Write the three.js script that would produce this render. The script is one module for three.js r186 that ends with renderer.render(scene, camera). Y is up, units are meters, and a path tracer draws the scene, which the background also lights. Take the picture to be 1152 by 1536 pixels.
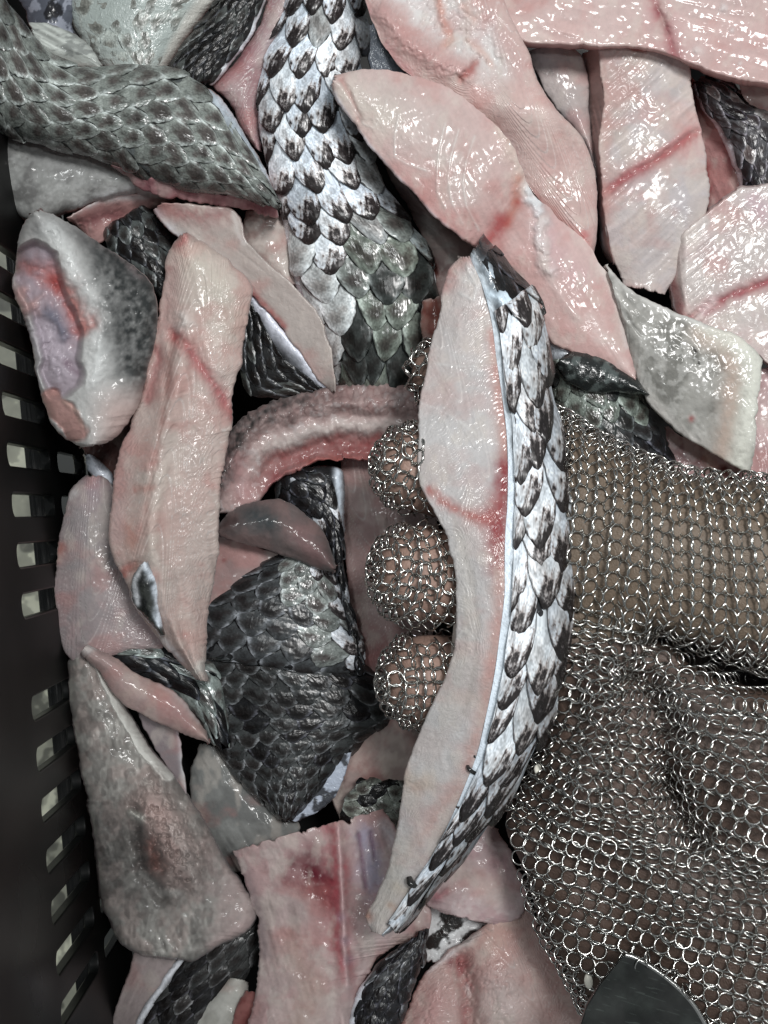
import * as THREE from 'three';
import { MarchingCubes } from 'three/addons/objects/MarchingCubes.js';
import { mergeGeometries } from 'three/addons/utils/BufferGeometryUtils.js';
import { RectAreaLightUniformsLib } from 'three/addons/lights/RectAreaLightUniformsLib.js';

// ------------------------------------------------------------------ camera, light, exposure
RectAreaLightUniformsLib.init();
const scene = new THREE.Scene();
const CAM_Y = 0.50, REF = 0.45, S = 0.0002;            // metres; one plan unit is 0.2 mm at a height of 50 mm
const camera = new THREE.PerspectiveCamera(2 * Math.atan(768 * S / REF) * 180 / Math.PI, 0.75, 0.02, 10);
camera.up.set(0, 0, -1); camera.position.set(0, CAM_Y, 0); camera.lookAt(0, 0, 0);
const renderer = new THREE.WebGLRenderer({ antialias: true });
renderer.setSize(768, 1024);
renderer.toneMapping = THREE.LinearToneMapping;
renderer.toneMappingExposure = 1.36;
renderer.shadowMap.enabled = true;
scene.background = new THREE.Color(0.185, 0.197, 0.203);  // the dim room that the wet surfaces mirror
const key = new THREE.SpotLight(new THREE.Color(1.0, 0.99, 0.975), 5.0, 0, 0.26, 0.95, 2);   // work lamp over the far right of the crate
key.position.set(0.30, 1.45, -0.36); key.target.position.set(0.10, 0.06, -0.10); key.shadow.radius = 7; key.castShadow = true; key.name = 'work_lamp'; scene.add(key, key.target);
function tubeLamp(x, y, z, w, h, k) {
  const l = new THREE.RectAreaLight(new THREE.Color(0.97, 1.0, 1.0), k, w, h);
  l.position.set(x, y, z); l.lookAt(0, 0.05, 0); l.name = 'ceiling_lamp'; scene.add(l);
}
tubeLamp(-0.28, 1.55, -0.42, 0.05, 0.26, 85);
tubeLamp(0.55, 1.6, 0.10, 0.05, 0.26, 65);

// ------------------------------------------------------------------ numbers
let seed = 7;
const rnd = () => { seed = (seed + 0x6d2b79f5) | 0; let t = Math.imul(seed ^ (seed >>> 15), 1 | seed); t = (t + Math.imul(t ^ (t >>> 7), 61 | t)) ^ t; return ((t ^ (t >>> 14)) >>> 0) / 4294967296; };
const hash = (x, y) => { let h = Math.imul(x, 374761393) + Math.imul(y, 668265263) | 0; h = Math.imul(h ^ (h >>> 13), 1274126177); return ((h ^ (h >>> 16)) >>> 0) / 4294967296; };
const fl = Math.floor, clamp = (x, a = 0, b = 1) => x < a ? a : x > b ? b : x, mix = (a, b, t) => a + (b - a) * t;
const ss = (a, b, x) => { const t = clamp((x - a) / (b - a)); return t * t * (3 - 2 * t); };
function vn(x, y, per = 0) {                             // value noise, 0..1
  const i = fl(x), j = fl(y), a = x - i, b = y - j, s = a * a * (3 - 2 * a), t = b * b * (3 - 2 * b);
  const w = per ? (k) => ((k % per) + per) % per : (k) => k;
  const i0 = w(i), i1 = w(i + 1), j0 = w(j), j1 = w(j + 1);
  return mix(mix(hash(i0, j0), hash(i1, j0), s), mix(hash(i0, j1), hash(i1, j1), s), t);
}
const fbm = (x, y, o = 4) => { let s = 0, a = 0.5; for (let k = 0; k < o; k++) { s += a * vn(x, y); a *= 0.5; x = x * 2.03 + 17.1; y = y * 2.03 + 5.3; } return s / (1 - Math.pow(0.5, o)); };
function worley(x, y) {                                  // [nearest, second nearest - nearest, cell id]
  const i = fl(x), j = fl(y); let d1 = 9, d2 = 9, id = 0;
  for (let a = -1; a < 2; a++) for (let b = -1; b < 2; b++) {
    const px = i + a + hash(i + a, j + b), py = j + b + hash(i + a + 911, j + b + 37), d = Math.hypot(px - x, py - y);
    if (d < d1) { d2 = d1; d1 = d; id = hash(i + a + 5, j + b + 9); } else if (d < d2) d2 = d;
  }
  return [d1, d2 - d1, id];
}
const lin = (c) => { c /= 255; return c <= 0.04045 ? c / 12.92 : Math.pow((c + 0.055) / 1.055, 2.4); };
const dome = (v) => 1 - (2 * v - 1) * (2 * v - 1);
const P = (x, y, mm) => { const h = mm / 1000, k = S * (CAM_Y - h) / REF; return new THREE.Vector3((x - 576) * k, h, (y - 768) * k); };

// ------------------------------------------------------------------ textures and materials
function dataTexture(w, h, f, srgb, wrap = true) {
  const d = new Uint8Array(w * h * 4);
  for (let y = 0; y < h; y++) for (let x = 0; x < w; x++) { const c = f(x / w, y / h), o = (y * w + x) * 4; for (let k = 0; k < 3; k++) d[o + k] = clamp(c[k] ?? c[0], 0, 255); d[o + 3] = 255; }
  const t = new THREE.DataTexture(d, w, h); t.magFilter = THREE.LinearFilter; t.minFilter = THREE.LinearMipmapLinearFilter; t.generateMipmaps = true;
  if (wrap) t.wrapS = t.wrapT = THREE.RepeatWrapping;
  if (srgb) t.colorSpace = THREE.SRGBColorSpace;
  t.needsUpdate = true; return t;
}
const pf = (x, y, n, o) => { let s = 0, a = 0.5, t = 0; for (let k = 0; k < o; k++) { s += a * vn(x * n, y * n, n); t += a; a *= 0.55; n *= 2; } return s / t; };
const TILE = 0.034;                                       // metres covered by one repeat of the fine wet relief
const wetBump = dataTexture(512, 512, (x, y) => {
  const wx = x + 0.05 * pf(x, y, 16, 2), wy = y + 0.05 * pf(y, x, 18, 2), r = pf(wx, wy, 24, 4), q = 1 - Math.abs(2 * pf(x, y, 13, 3) - 1), f = pf(wx + wy, wy - wx, 52, 2);
  return [255 * (0.42 * r + 0.23 * q * q + 0.35 * f)];
});
const wetRough = dataTexture(256, 256, (x, y) => [0, 255 * clamp(0.55 + 0.9 * (pf(x, y, 10, 4) - 0.5)), 0]);
const fleshMat = new THREE.MeshPhysicalMaterial({ name: 'flesh', vertexColors: true, roughness: 0.93, bumpMap: wetBump, bumpScale: 0.0002, specularIntensity: 0.4, ior: 1.42, transmission: 0.42, clearcoat: 0.55, clearcoatRoughness: 0.14 });
const skinMat = new THREE.MeshPhysicalMaterial({ name: 'skin', vertexColors: true, roughness: 0.5, roughnessMap: wetRough, bumpMap: wetBump, bumpScale: 0.0004, ior: 1.45, clearcoat: 0.25, clearcoatRoughness: 0.08 });

// scales: colour and relief of the five kinds, two of each. u runs across the scale, v from its root to its free tip.
function scaleTexture(kind, no) {
  const ox = no * 13.7, K = {
    grey: { c: [122, 128, 124], core: [70, 65, 63], edge: [30, 32, 32], rim: [176, 184, 182] },
    dark: { c: [58, 61, 62], core: [35, 33, 33], edge: [9, 10, 11], rim: [122, 126, 130] },
    black: { c: [30, 31, 33], core: [22, 20, 20], edge: [6, 7, 8], rim: [84, 86, 94] },
    white: { c: [208, 216, 222], core: [214, 216, 218], edge: [46, 42, 42], rim: [70, 64, 60], thr: 0.58 }, fringed: { c: [196, 206, 216], core: [204, 208, 212], edge: [42, 38, 38], rim: [70, 64, 60], thr: 0.49 },
    pale: { c: [172, 176, 176], core: [128, 126, 124], edge: [48, 48, 48], rim: [196, 202, 204] },
  }[kind];
  const col = (u, v) => {
    const s = Math.abs(2 * u - 1) / 0.92, tt = v * 1.37 - 0.35, f = clamp((tt - 0.1) / 0.93), wN = Math.pow(Math.max(0, 1 - Math.pow(f, 2.1)), 0.62), wig = vn(u * 9 + ox, v * 9) - 0.5, fine = vn(u * 60 + ox, v * 9) - 0.5;
    const d = Math.min((wN - s) * 0.55, 1 - f) + wig * 0.07 + fine * 0.02;                       // how far inside its rim
    const core = clamp(1.1 - Math.hypot((u - 0.5) / 0.4, (v - 0.58) / 0.34) + (vn(u * 5 + ox, v * 5 + 3) - 0.5) * 1.1 + (vn(u * 24 + ox, v * 24) - 0.5) * 0.35);
    let o = [0, 1, 2].map((k) => mix(K.c[k], K.core[k], ss(0.0, 1.0, core) * 0.9));
    if (K.thr) {
      const side = no % 2 ? u : 1 - u, streak = vn(u * 22 + v * 6 + ox, v * 4) - 0.5, fr = ss(K.thr, K.thr + 0.28, v * 0.72 + side * 0.46 + streak * 0.24 + wig * 0.3 + (vn(u * 46, v * 46 + ox) - 0.5) * 0.16);
      o = o.map((c, k) => mix(c, mix([104, 86, 78][k], K.edge[k], ss(0.35, 1.0, fr)), fr)); const ed = ss(0.05, 0.0, d); o = o.map((c, k) => mix(c, K.edge[k], ed * 0.8));
    } else {
      const rim = ss(0.26, 0.1, d) * ss(0.02, 0.08, d) * 1.1 * ss(0.3, 0.75, fbm(u * 6, v * 6 + ox, 3)), ed = ss(0.055, 0.01, d);
      o = o.map((c, k) => mix(mix(c, K.rim[k], clamp(rim)), K.edge[k], ed));
    }
    const g = 1 + 0.5 * (fbm(u * 5 + ox, v * 5 + ox, 3) - 0.5) + 0.3 * (vn(u * 30 + ox, v * 30) - 0.5) + 0.08 * fine;
    return o.map((c) => c * g);
  };
  const map = dataTexture(96, 96, col, true, false);
  const bump = dataTexture(96, 96, (u, v) => [255 * clamp(0.5 + 0.12 * (vn(u * 26 + ox, v * 7) - 0.5) + 0.12 * (vn(u * 14, v * 14 + ox) - 0.5) + 0.5 * (vn(u * 6, v * 6 + ox) - 0.5))], false, false);
  return new THREE.MeshPhysicalMaterial({ name: kind + '_scale', map, vertexColors: true, bumpMap: bump, bumpScale: kind === 'dark' || kind === 'black' ? 0.0004 : 0.0006, roughness: kind === 'white' ? 0.34 : kind === 'grey' ? 0.22 : 0.27, ior: 1.5, specularIntensity: kind === 'dark' || kind === 'black' ? 0.6 : 0.9, side: THREE.DoubleSide });
}
const SCALE = {};
for (const k of ['grey', 'dark', 'black', 'white', 'fringed', 'pale']) SCALE[k] = [0, 1, 2, 3].map((n) => scaleTexture(k, n));

// ------------------------------------------------------------------ things and parts
const used = {};
function numbered(n) { used[n] = (used[n] ?? -1) + 1; return used[n] ? n + '_' + String(used[n]).padStart(3, '0') : n; }
function thing(name, label, category, base, group) {
  const o = new THREE.Group(); o.name = numbered(name); o.position.copy(base); scene.add(o);
  o.userData = { label, category }; if (group) o.userData.group = group;
  return o;
}
function part(name, geometry, material, parent, label) {
  const m = new THREE.Mesh(geometry, material); m.name = name; m.castShadow = m.receiveShadow = true; parent.add(m);
  if (label) m.userData.label = label;
  return m;
}
function geo(pos, idx, col, uv) {
  const g = new THREE.BufferGeometry();
  g.setAttribute('position', new THREE.BufferAttribute(new Float32Array(pos), 3));
  if (col) g.setAttribute('color', new THREE.BufferAttribute(new Float32Array(col), 3));
  if (uv) g.setAttribute('uv', new THREE.BufferAttribute(new Float32Array(uv), 2));
  g.setIndex(idx); g.computeVertexNormals(); return g;
}
function edge(points, no, jag) {                         // a cut edge through points: smooth, then frayed a little
  const c = new THREE.CatmullRomCurve3(points.map(([x, y]) => new THREE.Vector3(x, y, 0)), false, 'centripetal'), N = 160, a = c.getSpacedPoints(N), len = c.getLength();
  return { len, at: (t) => {
    const f = clamp(t) * N, i = Math.min(fl(f), N - 1), k = f - i, q = t * len;
    return [mix(a[i].x, a[i + 1].x, k) + jag * ((vn(q / 22, no) - 0.5) * 3.4 + (Math.abs(vn(q / 9, no + 9) - 0.5) - 0.25) * 3), mix(a[i].y, a[i + 1].y, k) + jag * ((vn(q / 22, no + 3.3) - 0.5) * 3.4 + (Math.abs(vn(q / 9, no + 19.5) - 0.5) - 0.25) * 3)];
  } };
}
function strokes(list = []) {                            // soft lines and blots of pigment, each with its own relief
  return list.map((s) => {
    const r = s.w * 2.6, xs = s.p.map((q) => q[0]), ys = s.p.map((q) => q[1]);
    return { ...s, x0: Math.min(...xs) - r, x1: Math.max(...xs) + r, y0: Math.min(...ys) - r, y1: Math.max(...ys) + r, cl: s.c && lin3(s.c), wob: s.n ?? 0.35 };
  });
}
function strokeAt(s, x, y) {
  if (x < s.x0 || x > s.x1 || y < s.y0 || y > s.y1) return 0;
  let d = 1e9;
  if (s.p.length === 1) d = Math.hypot(x - s.p[0][0], y - s.p[0][1]);
  for (let i = 0; i + 1 < s.p.length; i++) {
    const [ax, ay] = s.p[i], bx = s.p[i + 1][0] - ax, by = s.p[i + 1][1] - ay, t = clamp(((x - ax) * bx + (y - ay) * by) / (bx * bx + by * by));
    d = Math.min(d, Math.hypot(x - ax - bx * t, y - ay - by * t));
  }
  d /= s.w; d += s.wob * (fbm(x / (s.w * 0.9 + 5) + s.w, y / (s.w * 0.9 + 5), 3) - 0.5) * 2;
  return d <= 0 ? 1 : s.hard ? 1 - ss(0.75, 1.1, d) : Math.exp(-d * d);
}
let pieceNo = 0;
const blush = [0.56, 0.24, 0.22], milk = [0.72, 0.66, 0.6];
// A cut piece of fish between two edges L and R (plan units), its top at H(u, v) millimetres.
function piece(sp) {
  const no = ++pieceNo * 7.13, jag = sp.jag ?? 1.2, eL = edge(sp.L, no, sp.jl ?? jag), eR = edge(sp.R, no + 50, sp.jr ?? jag), step = (sp.sp ?? 2.2) * (sp.skin ? 1 : 0.8), th = sp.th ?? 14, r = (sp.r ?? 10) * (sp.skin ? 1 : sp.part === 'skin' ? 0.6 : 0.36);
  const len = (eL.len + eR.len) / 2; let W = 0;
  for (let k = 0; k <= 20; k++) { const a = eL.at(k / 20), b = eR.at(k / 20); W = Math.max(W, Math.hypot(a[0] - b[0], a[1] - b[1])); }
  const ticks = (n) => { const near = [0, 0.5, 1.2, 2.2, 3.4].filter((q) => q < n / 4), m = Math.max(3, Math.round((n - 10) / step)), o = near.map((q) => q / n), a = o.length ? 5 / n : 0; for (let k = 0; k <= m; k++) o.push(mix(a, 1 - a, k / m)); return [...o, ...near.map((q) => 1 - q / n).reverse()]; };
  const us = ticks(len), vs = ticks(W), st = strokes(sp.st), base = lin3(sp.c ?? [205, 180, 170]), mot = (sp.mot ?? []).map((m) => ({ ...m, cl: lin3(m.c) }));
  const fib = sp.fib, fa = fib ? fib.a * Math.PI / 180 : 0, fc = Math.cos(fa), fs = Math.sin(fa), myo = sp.myo, ma = myo ? myo.a * Math.PI / 180 : 0, mc = Math.cos(ma), ms = Math.sin(ma), mcl = myo ? lin3(myo.c ?? [232, 222, 212]) : 0, web = sp.web, wcl = web ? lin3(web.c) : 0;
  const je = sp.je ?? 7, flat = (u, v) => { const q = v * W; u += je / len * ((fbm(q / 16 + no, 3.1, 3) - 0.5) * 2 * ss(0.14, 0, u) + (fbm(q / 16 + no, 8.7, 3) - 0.5) * 2 * ss(0.86, 1, u)); u = clamp(u); const a = eL.at(u), b = eR.at(u); return [mix(a[0], b[0], v), mix(a[1], b[1], v), Math.hypot(a[0] - b[0], a[1] - b[1])]; };
  const keepEnd = sp.open ?? '';                         // edges (l, r, s, e) that join another part and so are not rounded
  const round = (u, v, w) => {
    let d = 1e9;
    if (!keepEnd.includes('l')) d = Math.min(d, v * w);
    if (!keepEnd.includes('r')) d = Math.min(d, (1 - v) * w);
    if (!keepEnd.includes('s')) d = Math.min(d, u * len);
    if (!keepEnd.includes('e')) d = Math.min(d, (1 - u) * len);
    return d >= r ? 0 : 0.2 * r * (sp.rk ?? 1) * (1 - Math.sqrt(Math.max(0, 1 - (1 - d / r) * (1 - d / r))));
  };
  const surf = (u, v) => { const [x, y, w] = flat(u, v); return P(x, y, sp.H(u, v, x, y) - round(u, v, w)); };
  const origin = flat(0.5, 0.5), b0 = P(origin[0], origin[1], sp.H(0.5, 0.5, origin[0], origin[1]) - th);
  const root = sp.into ?? thing(sp.name, sp.label, sp.cat, b0, sp.group), off = root.position;
  const pos = [], col = [], uv = [], idx = [], tmp = [0, 0, 0];
  const lump = (sp.lump ?? 0.5) * 0.6;
  for (const u of us) for (const v of vs) {
    const [x, y, w] = flat(u, v); let h = sp.H(u, v, x, y) - round(u, v, w);
    tmp[0] = base[0]; tmp[1] = base[1]; tmp[2] = base[2];
    const ink = (c, a) => { for (let k = 0; k < 3; k++) tmp[k] += (c[k] - tmp[k]) * a; };
    h += lump * (fbm(x / 26 + no, y / 26, 3) - 0.5) * 2; if (!sp.skin) { const wx = 0.8 * x - 0.6 * y + 9 * vn(x / 17, y / 17 + no), wy = 0.6 * x + 0.8 * y + 9 * vn(y / 17, x / 17 - no), g = 1 - Math.abs(2 * vn(wx / 8 + no, wy / 8) - 1); h += (sp.wet ?? 0.062) * (g * g + 0.75 * vn(wx / 4.4 + no, wy / 4.4 + no)) * (0.3 + 1.4 * ss(0.4, 0.7, vn(x / 70 + no, y / 70))); }
    for (const m of mot) { const q = ss(m.lo ?? 0.42, m.hi ?? 0.66, fbm(x / m.s + no, y / (m.sy ?? m.s) + no * 2, m.o ?? 4)); ink(m.cl, q * m.a); if (m.d) h += m.d * q; }
    if (fib) { const p = (x * fc + y * fs), q = (-x * fs + y * fc) + 6 * (vn(x / 60, y / 60 + no) - 0.5) * (fib.l / 40), n = (fbm(p / fib.l + no, q / fib.w, 2) - 0.5) * (0.25 + 1.3 * ss(0.35, 0.7, vn(x / 55 + no, y / 55))); h += n * fib.d; const g = 1 + n * 3 * fib.k; tmp[0] *= g; tmp[1] *= g; tmp[2] *= g; }
    if (myo) { const p = (x - myo.x) * mc + (y - myo.y) * ms, q = -(x - myo.x) * ms + (y - myo.y) * mc, f = (p + (myo.cur ?? 0) * q * q / 100 + 7 * (vn(x / 40 + no, y / 40) - 0.5)) / myo.sp, g = f - fl(f), e = Math.min(g, 1 - g) * myo.sp; const on = (myo.al ?? 0.5) * ss(0.25, 0.6, vn(fl(f + 0.5) * 3.1 + no, q / 50)); ink(mcl, Math.min(1, on * 1.5) * Math.exp(-e * e / 4.5)); h += (myo.d ?? 0.25) * (g - 0.5); }
    if (web) { const k = worley(x / web.s + no, y / (web.sy ?? web.s) + 0.5 * (vn(x / 30, y / 30) - 0.5)), e = Math.exp(-Math.pow(k[1] / (web.w ?? 0.16), 2)), on = web.m ? web.m(x, y, u, v) : 1; ink(wcl, e * web.a * on); const g = 1 + on * (web.v ?? 0.2) * (k[2] - 0.5); tmp[0] *= g; tmp[1] *= g; tmp[2] *= g; h += on * (web.d ?? 0.3) * (0.5 - e - k[0] * 0.4); }
    for (const s of st) { let q = strokeAt(s, x, y); if (q > 0.002) { if (!s.hard && s.c) q *= clamp(0.55 + 0.85 * fbm(x / 6 + s.w, y / 6, 3)); if (s.cl) ink(s.cl, q * (s.a ?? 0.8)); if (s.d) h += s.d * q; } }
    if (!sp.skin && !sp.mat && !/skin|fin/.test(sp.part ?? '')) { ink(blush, (sp.blush ?? 0.36) * ss(0.5, 0.78, fbm(x / 48 + no * 3, y / 36, 4))); ink(milk, 0.35 * ss(0.52, 0.75, fbm(x / 19 + no * 5, y / 30 + 7, 4))); }
    if (sp.fn) h += sp.fn(x, y, u, v, tmp, ink) ?? 0;
    const g = 1 + 0.09 * (vn((0.8 * x - 0.6 * y) / 3.7 + no, (0.6 * x + 0.8 * y) / 3.7) - 0.5) + 0.14 * (fbm(x / 45, y / 45 + no, 2) - 0.5);
    const p = P(x, y, h).sub(off);
    pos.push(p.x, p.y, p.z); col.push(tmp[0] * g, tmp[1] * g, tmp[2] * g); uv.push(x * S / TILE, y * S / TILE);
  }
  const nv = vs.length;
  for (let i = 0; i + 1 < us.length; i++) for (let j = 0; j + 1 < nv; j++) { const a = i * nv + j; idx.push(a, a + nv, a + 1, a + 1, a + nv, a + nv + 1); }
  // which way round the grid lies decides the winding
  const A = flat(0.5, 0), B = flat(0.5, 1), C = flat(0.45, 0.5), D = flat(0.55, 0.5), turn = (D[0] - C[0]) * (B[1] - A[1]) - (D[1] - C[1]) * (B[0] - A[0]);
  if (turn > 0) for (let k = 0; k < idx.length; k += 3) { const t = idx[k]; idx[k] = idx[k + 1]; idx[k + 1] = t; }
  const top = geo(pos, idx, col, uv);
  // sides and underside
  const sp2 = [], sc = [], su = [], si = [], loop = [], nu = us.length, at = (i, j) => (i * nv + j) * 3;
  for (let j = 0; j < nv; j++) loop.push([us[0], vs[j], at(0, j)]);
  for (let i = 1; i < nu; i++) loop.push([us[i], 1, at(i, nv - 1)]);
  for (let j = nv - 2; j >= 0; j--) loop.push([1, vs[j], at(nu - 1, j)]);
  for (let i = nu - 2; i >= 0; i--) loop.push([us[i], 0, at(i, 0)]);
  const cen = flat(0.5, 0.5), rings = 6, side = sp.side ?? ((t) => [196, 150, 142]), flare = sp.flare ?? 0;
  for (let k = 0; k < loop.length; k++) {
    const [u, v, o] = loop[k], [x, y] = flat(u, v), a = flat(loop[(k + loop.length - 1) % loop.length][0], loop[(k + loop.length - 1) % loop.length][1]), b = flat(loop[(k + 1) % loop.length][0], loop[(k + 1) % loop.length][1]);
    let nx = b[1] - a[1], ny = a[0] - b[0], q = Math.hypot(nx, ny) || 1; nx /= q; ny /= q;
    if (turn > 0) { nx = -nx; ny = -ny; }
    const hTop = (pos[o + 1] + off.y) * 1000;
    for (let t = 0; t <= rings; t++) {
      const f = t / rings, out = flare * Math.sin(f * Math.PI / 2) - (f > 0.9 ? 4 : 0) + (t ? 2 * (vn(k / 6 + no, f * 3) - 0.5) : 0);
      const p = t ? P(x + nx * out, y + ny * out, hTop - th * f).sub(off) : new THREE.Vector3(pos[o], pos[o + 1], pos[o + 2]);
      const c = lin3(side(f, u, v, x, y)), g = 1 + 0.35 * (vn(k / 8 + no, f * 5) - 0.5);
      sp2.push(p.x, p.y, p.z); sc.push(c[0] * g, c[1] * g, c[2] * g); su.push(x * S / TILE + f * 0.1, y * S / TILE + f * th / 1000 / TILE);
    }
  }
  const R1 = rings + 1;
  for (let k = 0; k < loop.length; k++) for (let t = 0; t < rings; t++) { const a = k * R1 + t, b = ((k + 1) % loop.length) * R1 + t; if (turn > 0) si.push(a, b, a + 1, b, b + 1, a + 1); else si.push(a, a + 1, b, b, a + 1, b + 1); }
  const bu = 10, bv = 6, bs = sp2.length / 3;
  for (let i = 0; i <= bu; i++) for (let j = 0; j <= bv; j++) { const [x, y] = flat(i / bu, j / bv), h = sp.H(i / bu, j / bv, x, y) - th - round(i / bu, j / bv, 1e3), p = P(mix(x, cen[0], 0.02), mix(y, cen[1], 0.02), h).sub(off), c = lin3(side(1, i / bu, j / bv, x, y)); sp2.push(p.x, p.y, p.z); sc.push(...c); su.push(x * S / TILE, y * S / TILE); }
  for (let i = 0; i < bu; i++) for (let j = 0; j < bv; j++) { const a = bs + i * (bv + 1) + j, b = a + bv + 1; if (turn > 0) si.push(a, b, a + 1, a + 1, b, b + 1); else si.push(a, a + 1, b, a + 1, b + 1, b); }
  const sides = geo(sp2, si, sc, su);
  const mat = sp.skin ? skinMat : fleshMat;
  let m;
  if (sp.skin) { m = part(sp.part ?? 'skin', top, sp.mat ?? skinMat, root, sp.plabel); part('flesh', sides, fleshMat, root); }
  else m = part(sp.part ?? 'flesh', mergeGeometries([top, sides]), sp.mat ?? fleshMat, root, sp.plabel);
  const out = { root, mesh: m, surf, flat, turn, off };
  if (sp.scales) for (const q of [].concat(sp.scales)) scales(out, q);
  return out;
}
function lin3(c) { const l = 0.3 * c[0] + 0.59 * c[1] + 0.11 * c[2]; return c.map((k, i) => lin(mix(mix(k, l, 0.1), 245, 0.10 * ss(120, 190, l)) * [0.985, 1, 1.025][i])); }

// Scales laid like shingles over a piece, each a sheet of its own that follows the skin.
function scales(pc, q) {
  const { nu, nv, u0 = 0, u1 = 1, v0 = 0, v1 = 1, dir = 1, raise = 0.5, tone, kind, long = 1.15, jit = 0.12, keep, sag = 0.35 } = q, du = (u1 - u0) / nu, dv = (v1 - v0) / nv;
  const n = new THREE.Vector3(), a = new THREE.Vector3(), b = new THREE.Vector3(); let count = 0;
  for (let i = -1; i <= nu; i++) for (let j = -1; j <= nv; j++) {
    const uc = u0 + (i + 0.5 + jit * (rnd() - 0.5)) * du, vc = v0 + (j + 0.5 + (i & 1 ? 0.5 : 0) + jit * (rnd() - 0.5)) * dv, r1 = rnd(), r2 = rnd(), r3 = rnd(), r4 = rnd();
    if (vc < v0 - dv * 0.3 || vc > v1 + dv * 0.3 || uc < u0 - du * 0.8 || uc > u1 + du * 0.5) continue;
    const c = pc.flat(clamp(uc), clamp(vc));
    if (keep && !keep(c[0], c[1], uc, vc, r1)) continue;
    const T = [-0.75, -0.3, 0.15, 0.5, 0.78, 0.96, 1.0], Q = [-1, -0.6, 0, 0.6, 1], up = raise * (0.6 + 0.9 * r2), tw = (r3 - 0.5) * 0.25;
    const pos = [], col = [], uv = [], idx = []; let bad = false;
    const k = kind(c[0], c[1], uc, vc, r1), tn = tone ? tone(c[0], c[1], uc, vc, r4) : [1, 1, 1];
    for (let t = 0; t < T.length; t++) for (const s of Q) {
      const tt = T[t], f = clamp((tt - 0.1) / 0.93), wd = 0.58 * Math.pow(Math.max(0, 1 - Math.pow(f, 2.1)), 0.62) + 0.03, tip = t === T.length - 1;
      let u = uc + dir * du * long * (tt - sag * 0.3 * s * s * (tt > 0 ? 1 : 0)), v = vc + dv * (s * wd + tw * tt);
      u = clamp(u, Math.max(0.002, u0), Math.min(0.998, u1)); v = clamp(v, Math.max(0.004, v0), Math.min(0.996, v1));
      const p = pc.surf(u, v), e = 0.012; a.copy(pc.surf(clamp(u + e), v)).sub(pc.surf(clamp(u - e), v)); b.copy(pc.surf(u, clamp(v + e * 3))).sub(pc.surf(u, clamp(v - e * 3)));
      n.crossVectors(b, a).normalize(); if (n.y < 0) n.negate();
      const rise = tip ? -0.3 : -0.35 + up * ss(-0.6, 0.95, tt) + 0.55 * (q.dome ?? 1) * (1 - s * s) * ss(-0.5, 0.3, tt) * (1 - 0.5 * ss(0.6, 1, tt)) + (tt > 0.4 ? 0.25 * up * (vn(s * 2 + r1 * 40, i * 3.7 + j) - 0.5) : 0);
      p.addScaledVector(n, (rise + (q.lift ?? 0.35)) / 1000).sub(pc.off);
      pos.push(p.x, p.y, p.z); col.push(...tn); uv.push(s * 0.46 * (wd / 0.61) + 0.5, clamp((tt + 0.35) / 1.37));
    }
    for (let t = 0; t + 1 < T.length; t++) for (let s = 0; s < 4; s++) { const z = t * 5 + s; if (pc.turn * dir > 0) idx.push(z, z + 1, z + 5, z + 1, z + 6, z + 5); else idx.push(z, z + 5, z + 1, z + 1, z + 5, z + 6); }
    part('scale', geo(pos, idx, col, uv), SCALE[k][q.odd ? fl(r3 * 2) * 2 + 1 : fl(r3 * 4)], pc.mesh); count++;
  }
  return count;
}

// ------------------------------------------------------------------ the heap of cut fish
const PALE = [212, 194, 182], PINK = [214, 166, 156], GREYF = [186, 172, 164], BLOOD = [132, 34, 42], ROSE = [188, 96, 98], FAT = [236, 234, 228], CREAM = [226, 224, 208];
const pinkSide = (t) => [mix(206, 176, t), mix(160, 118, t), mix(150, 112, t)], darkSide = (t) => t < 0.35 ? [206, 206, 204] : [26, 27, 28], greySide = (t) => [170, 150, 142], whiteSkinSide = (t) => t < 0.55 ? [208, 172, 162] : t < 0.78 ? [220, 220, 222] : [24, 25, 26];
const L3 = (a, b, c, u) => u < 0.5 ? mix(a, b, ss(0, 1, u * 2)) : mix(b, c, ss(0, 1, u * 2 - 1));
const G = 'pieces of cut fish heaped in the black crate';

// top left: the long curved band of grey skin
const crumbs = [];
let q = piece({ name: 'fish_skin_band', group: G, label: 'curved band of grey scaly fish skin sweeping in from the upper left corner', cat: 'fish piece', skin: true, sp: 3, th: 12, r: 26,
  L: [[-20, -40], [20, 15], [50, 60], [100, 96], [160, 103], [220, 101], [270, 108], [305, 126], [335, 152], [360, 190], [385, 230], [405, 270], [420, 306]],
  R: [[-40, 185], [0, 198], [50, 214], [100, 226], [150, 238], [185, 252], [220, 266], [280, 283], [330, 293], [380, 302], [415, 312]],
  H: (u, v) => 79 + 7 * dome(v) + 4 * u, c: [84, 88, 86], side: pinkSide, st: [{ p: [[318, 138], [345, 168], [375, 215], [400, 265]], w: 14, c: [196, 208, 214], a: 0.9, n: 0.6 }],
  scales: { keep: (x, y, u, v, r) => !(u > 0.62 && v < 0.1 + 0.08 * r), nu: 14, nv: 5, raise: 0.5, jit: 0.26, long: 1.15, dome: 1.3, kind: () => 'grey', tone: (x, y, u, v, r) => { const g = mix(0.75, 1.1, r) * (0.7 + 0.6 * fbm(x / 70, y / 50)) * mix(1, 0.72, ss(0.6, 1, v)) * mix(0.95, 0.8, ss(0.5, 1, u)); return [g, g, g]; } } });
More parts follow.
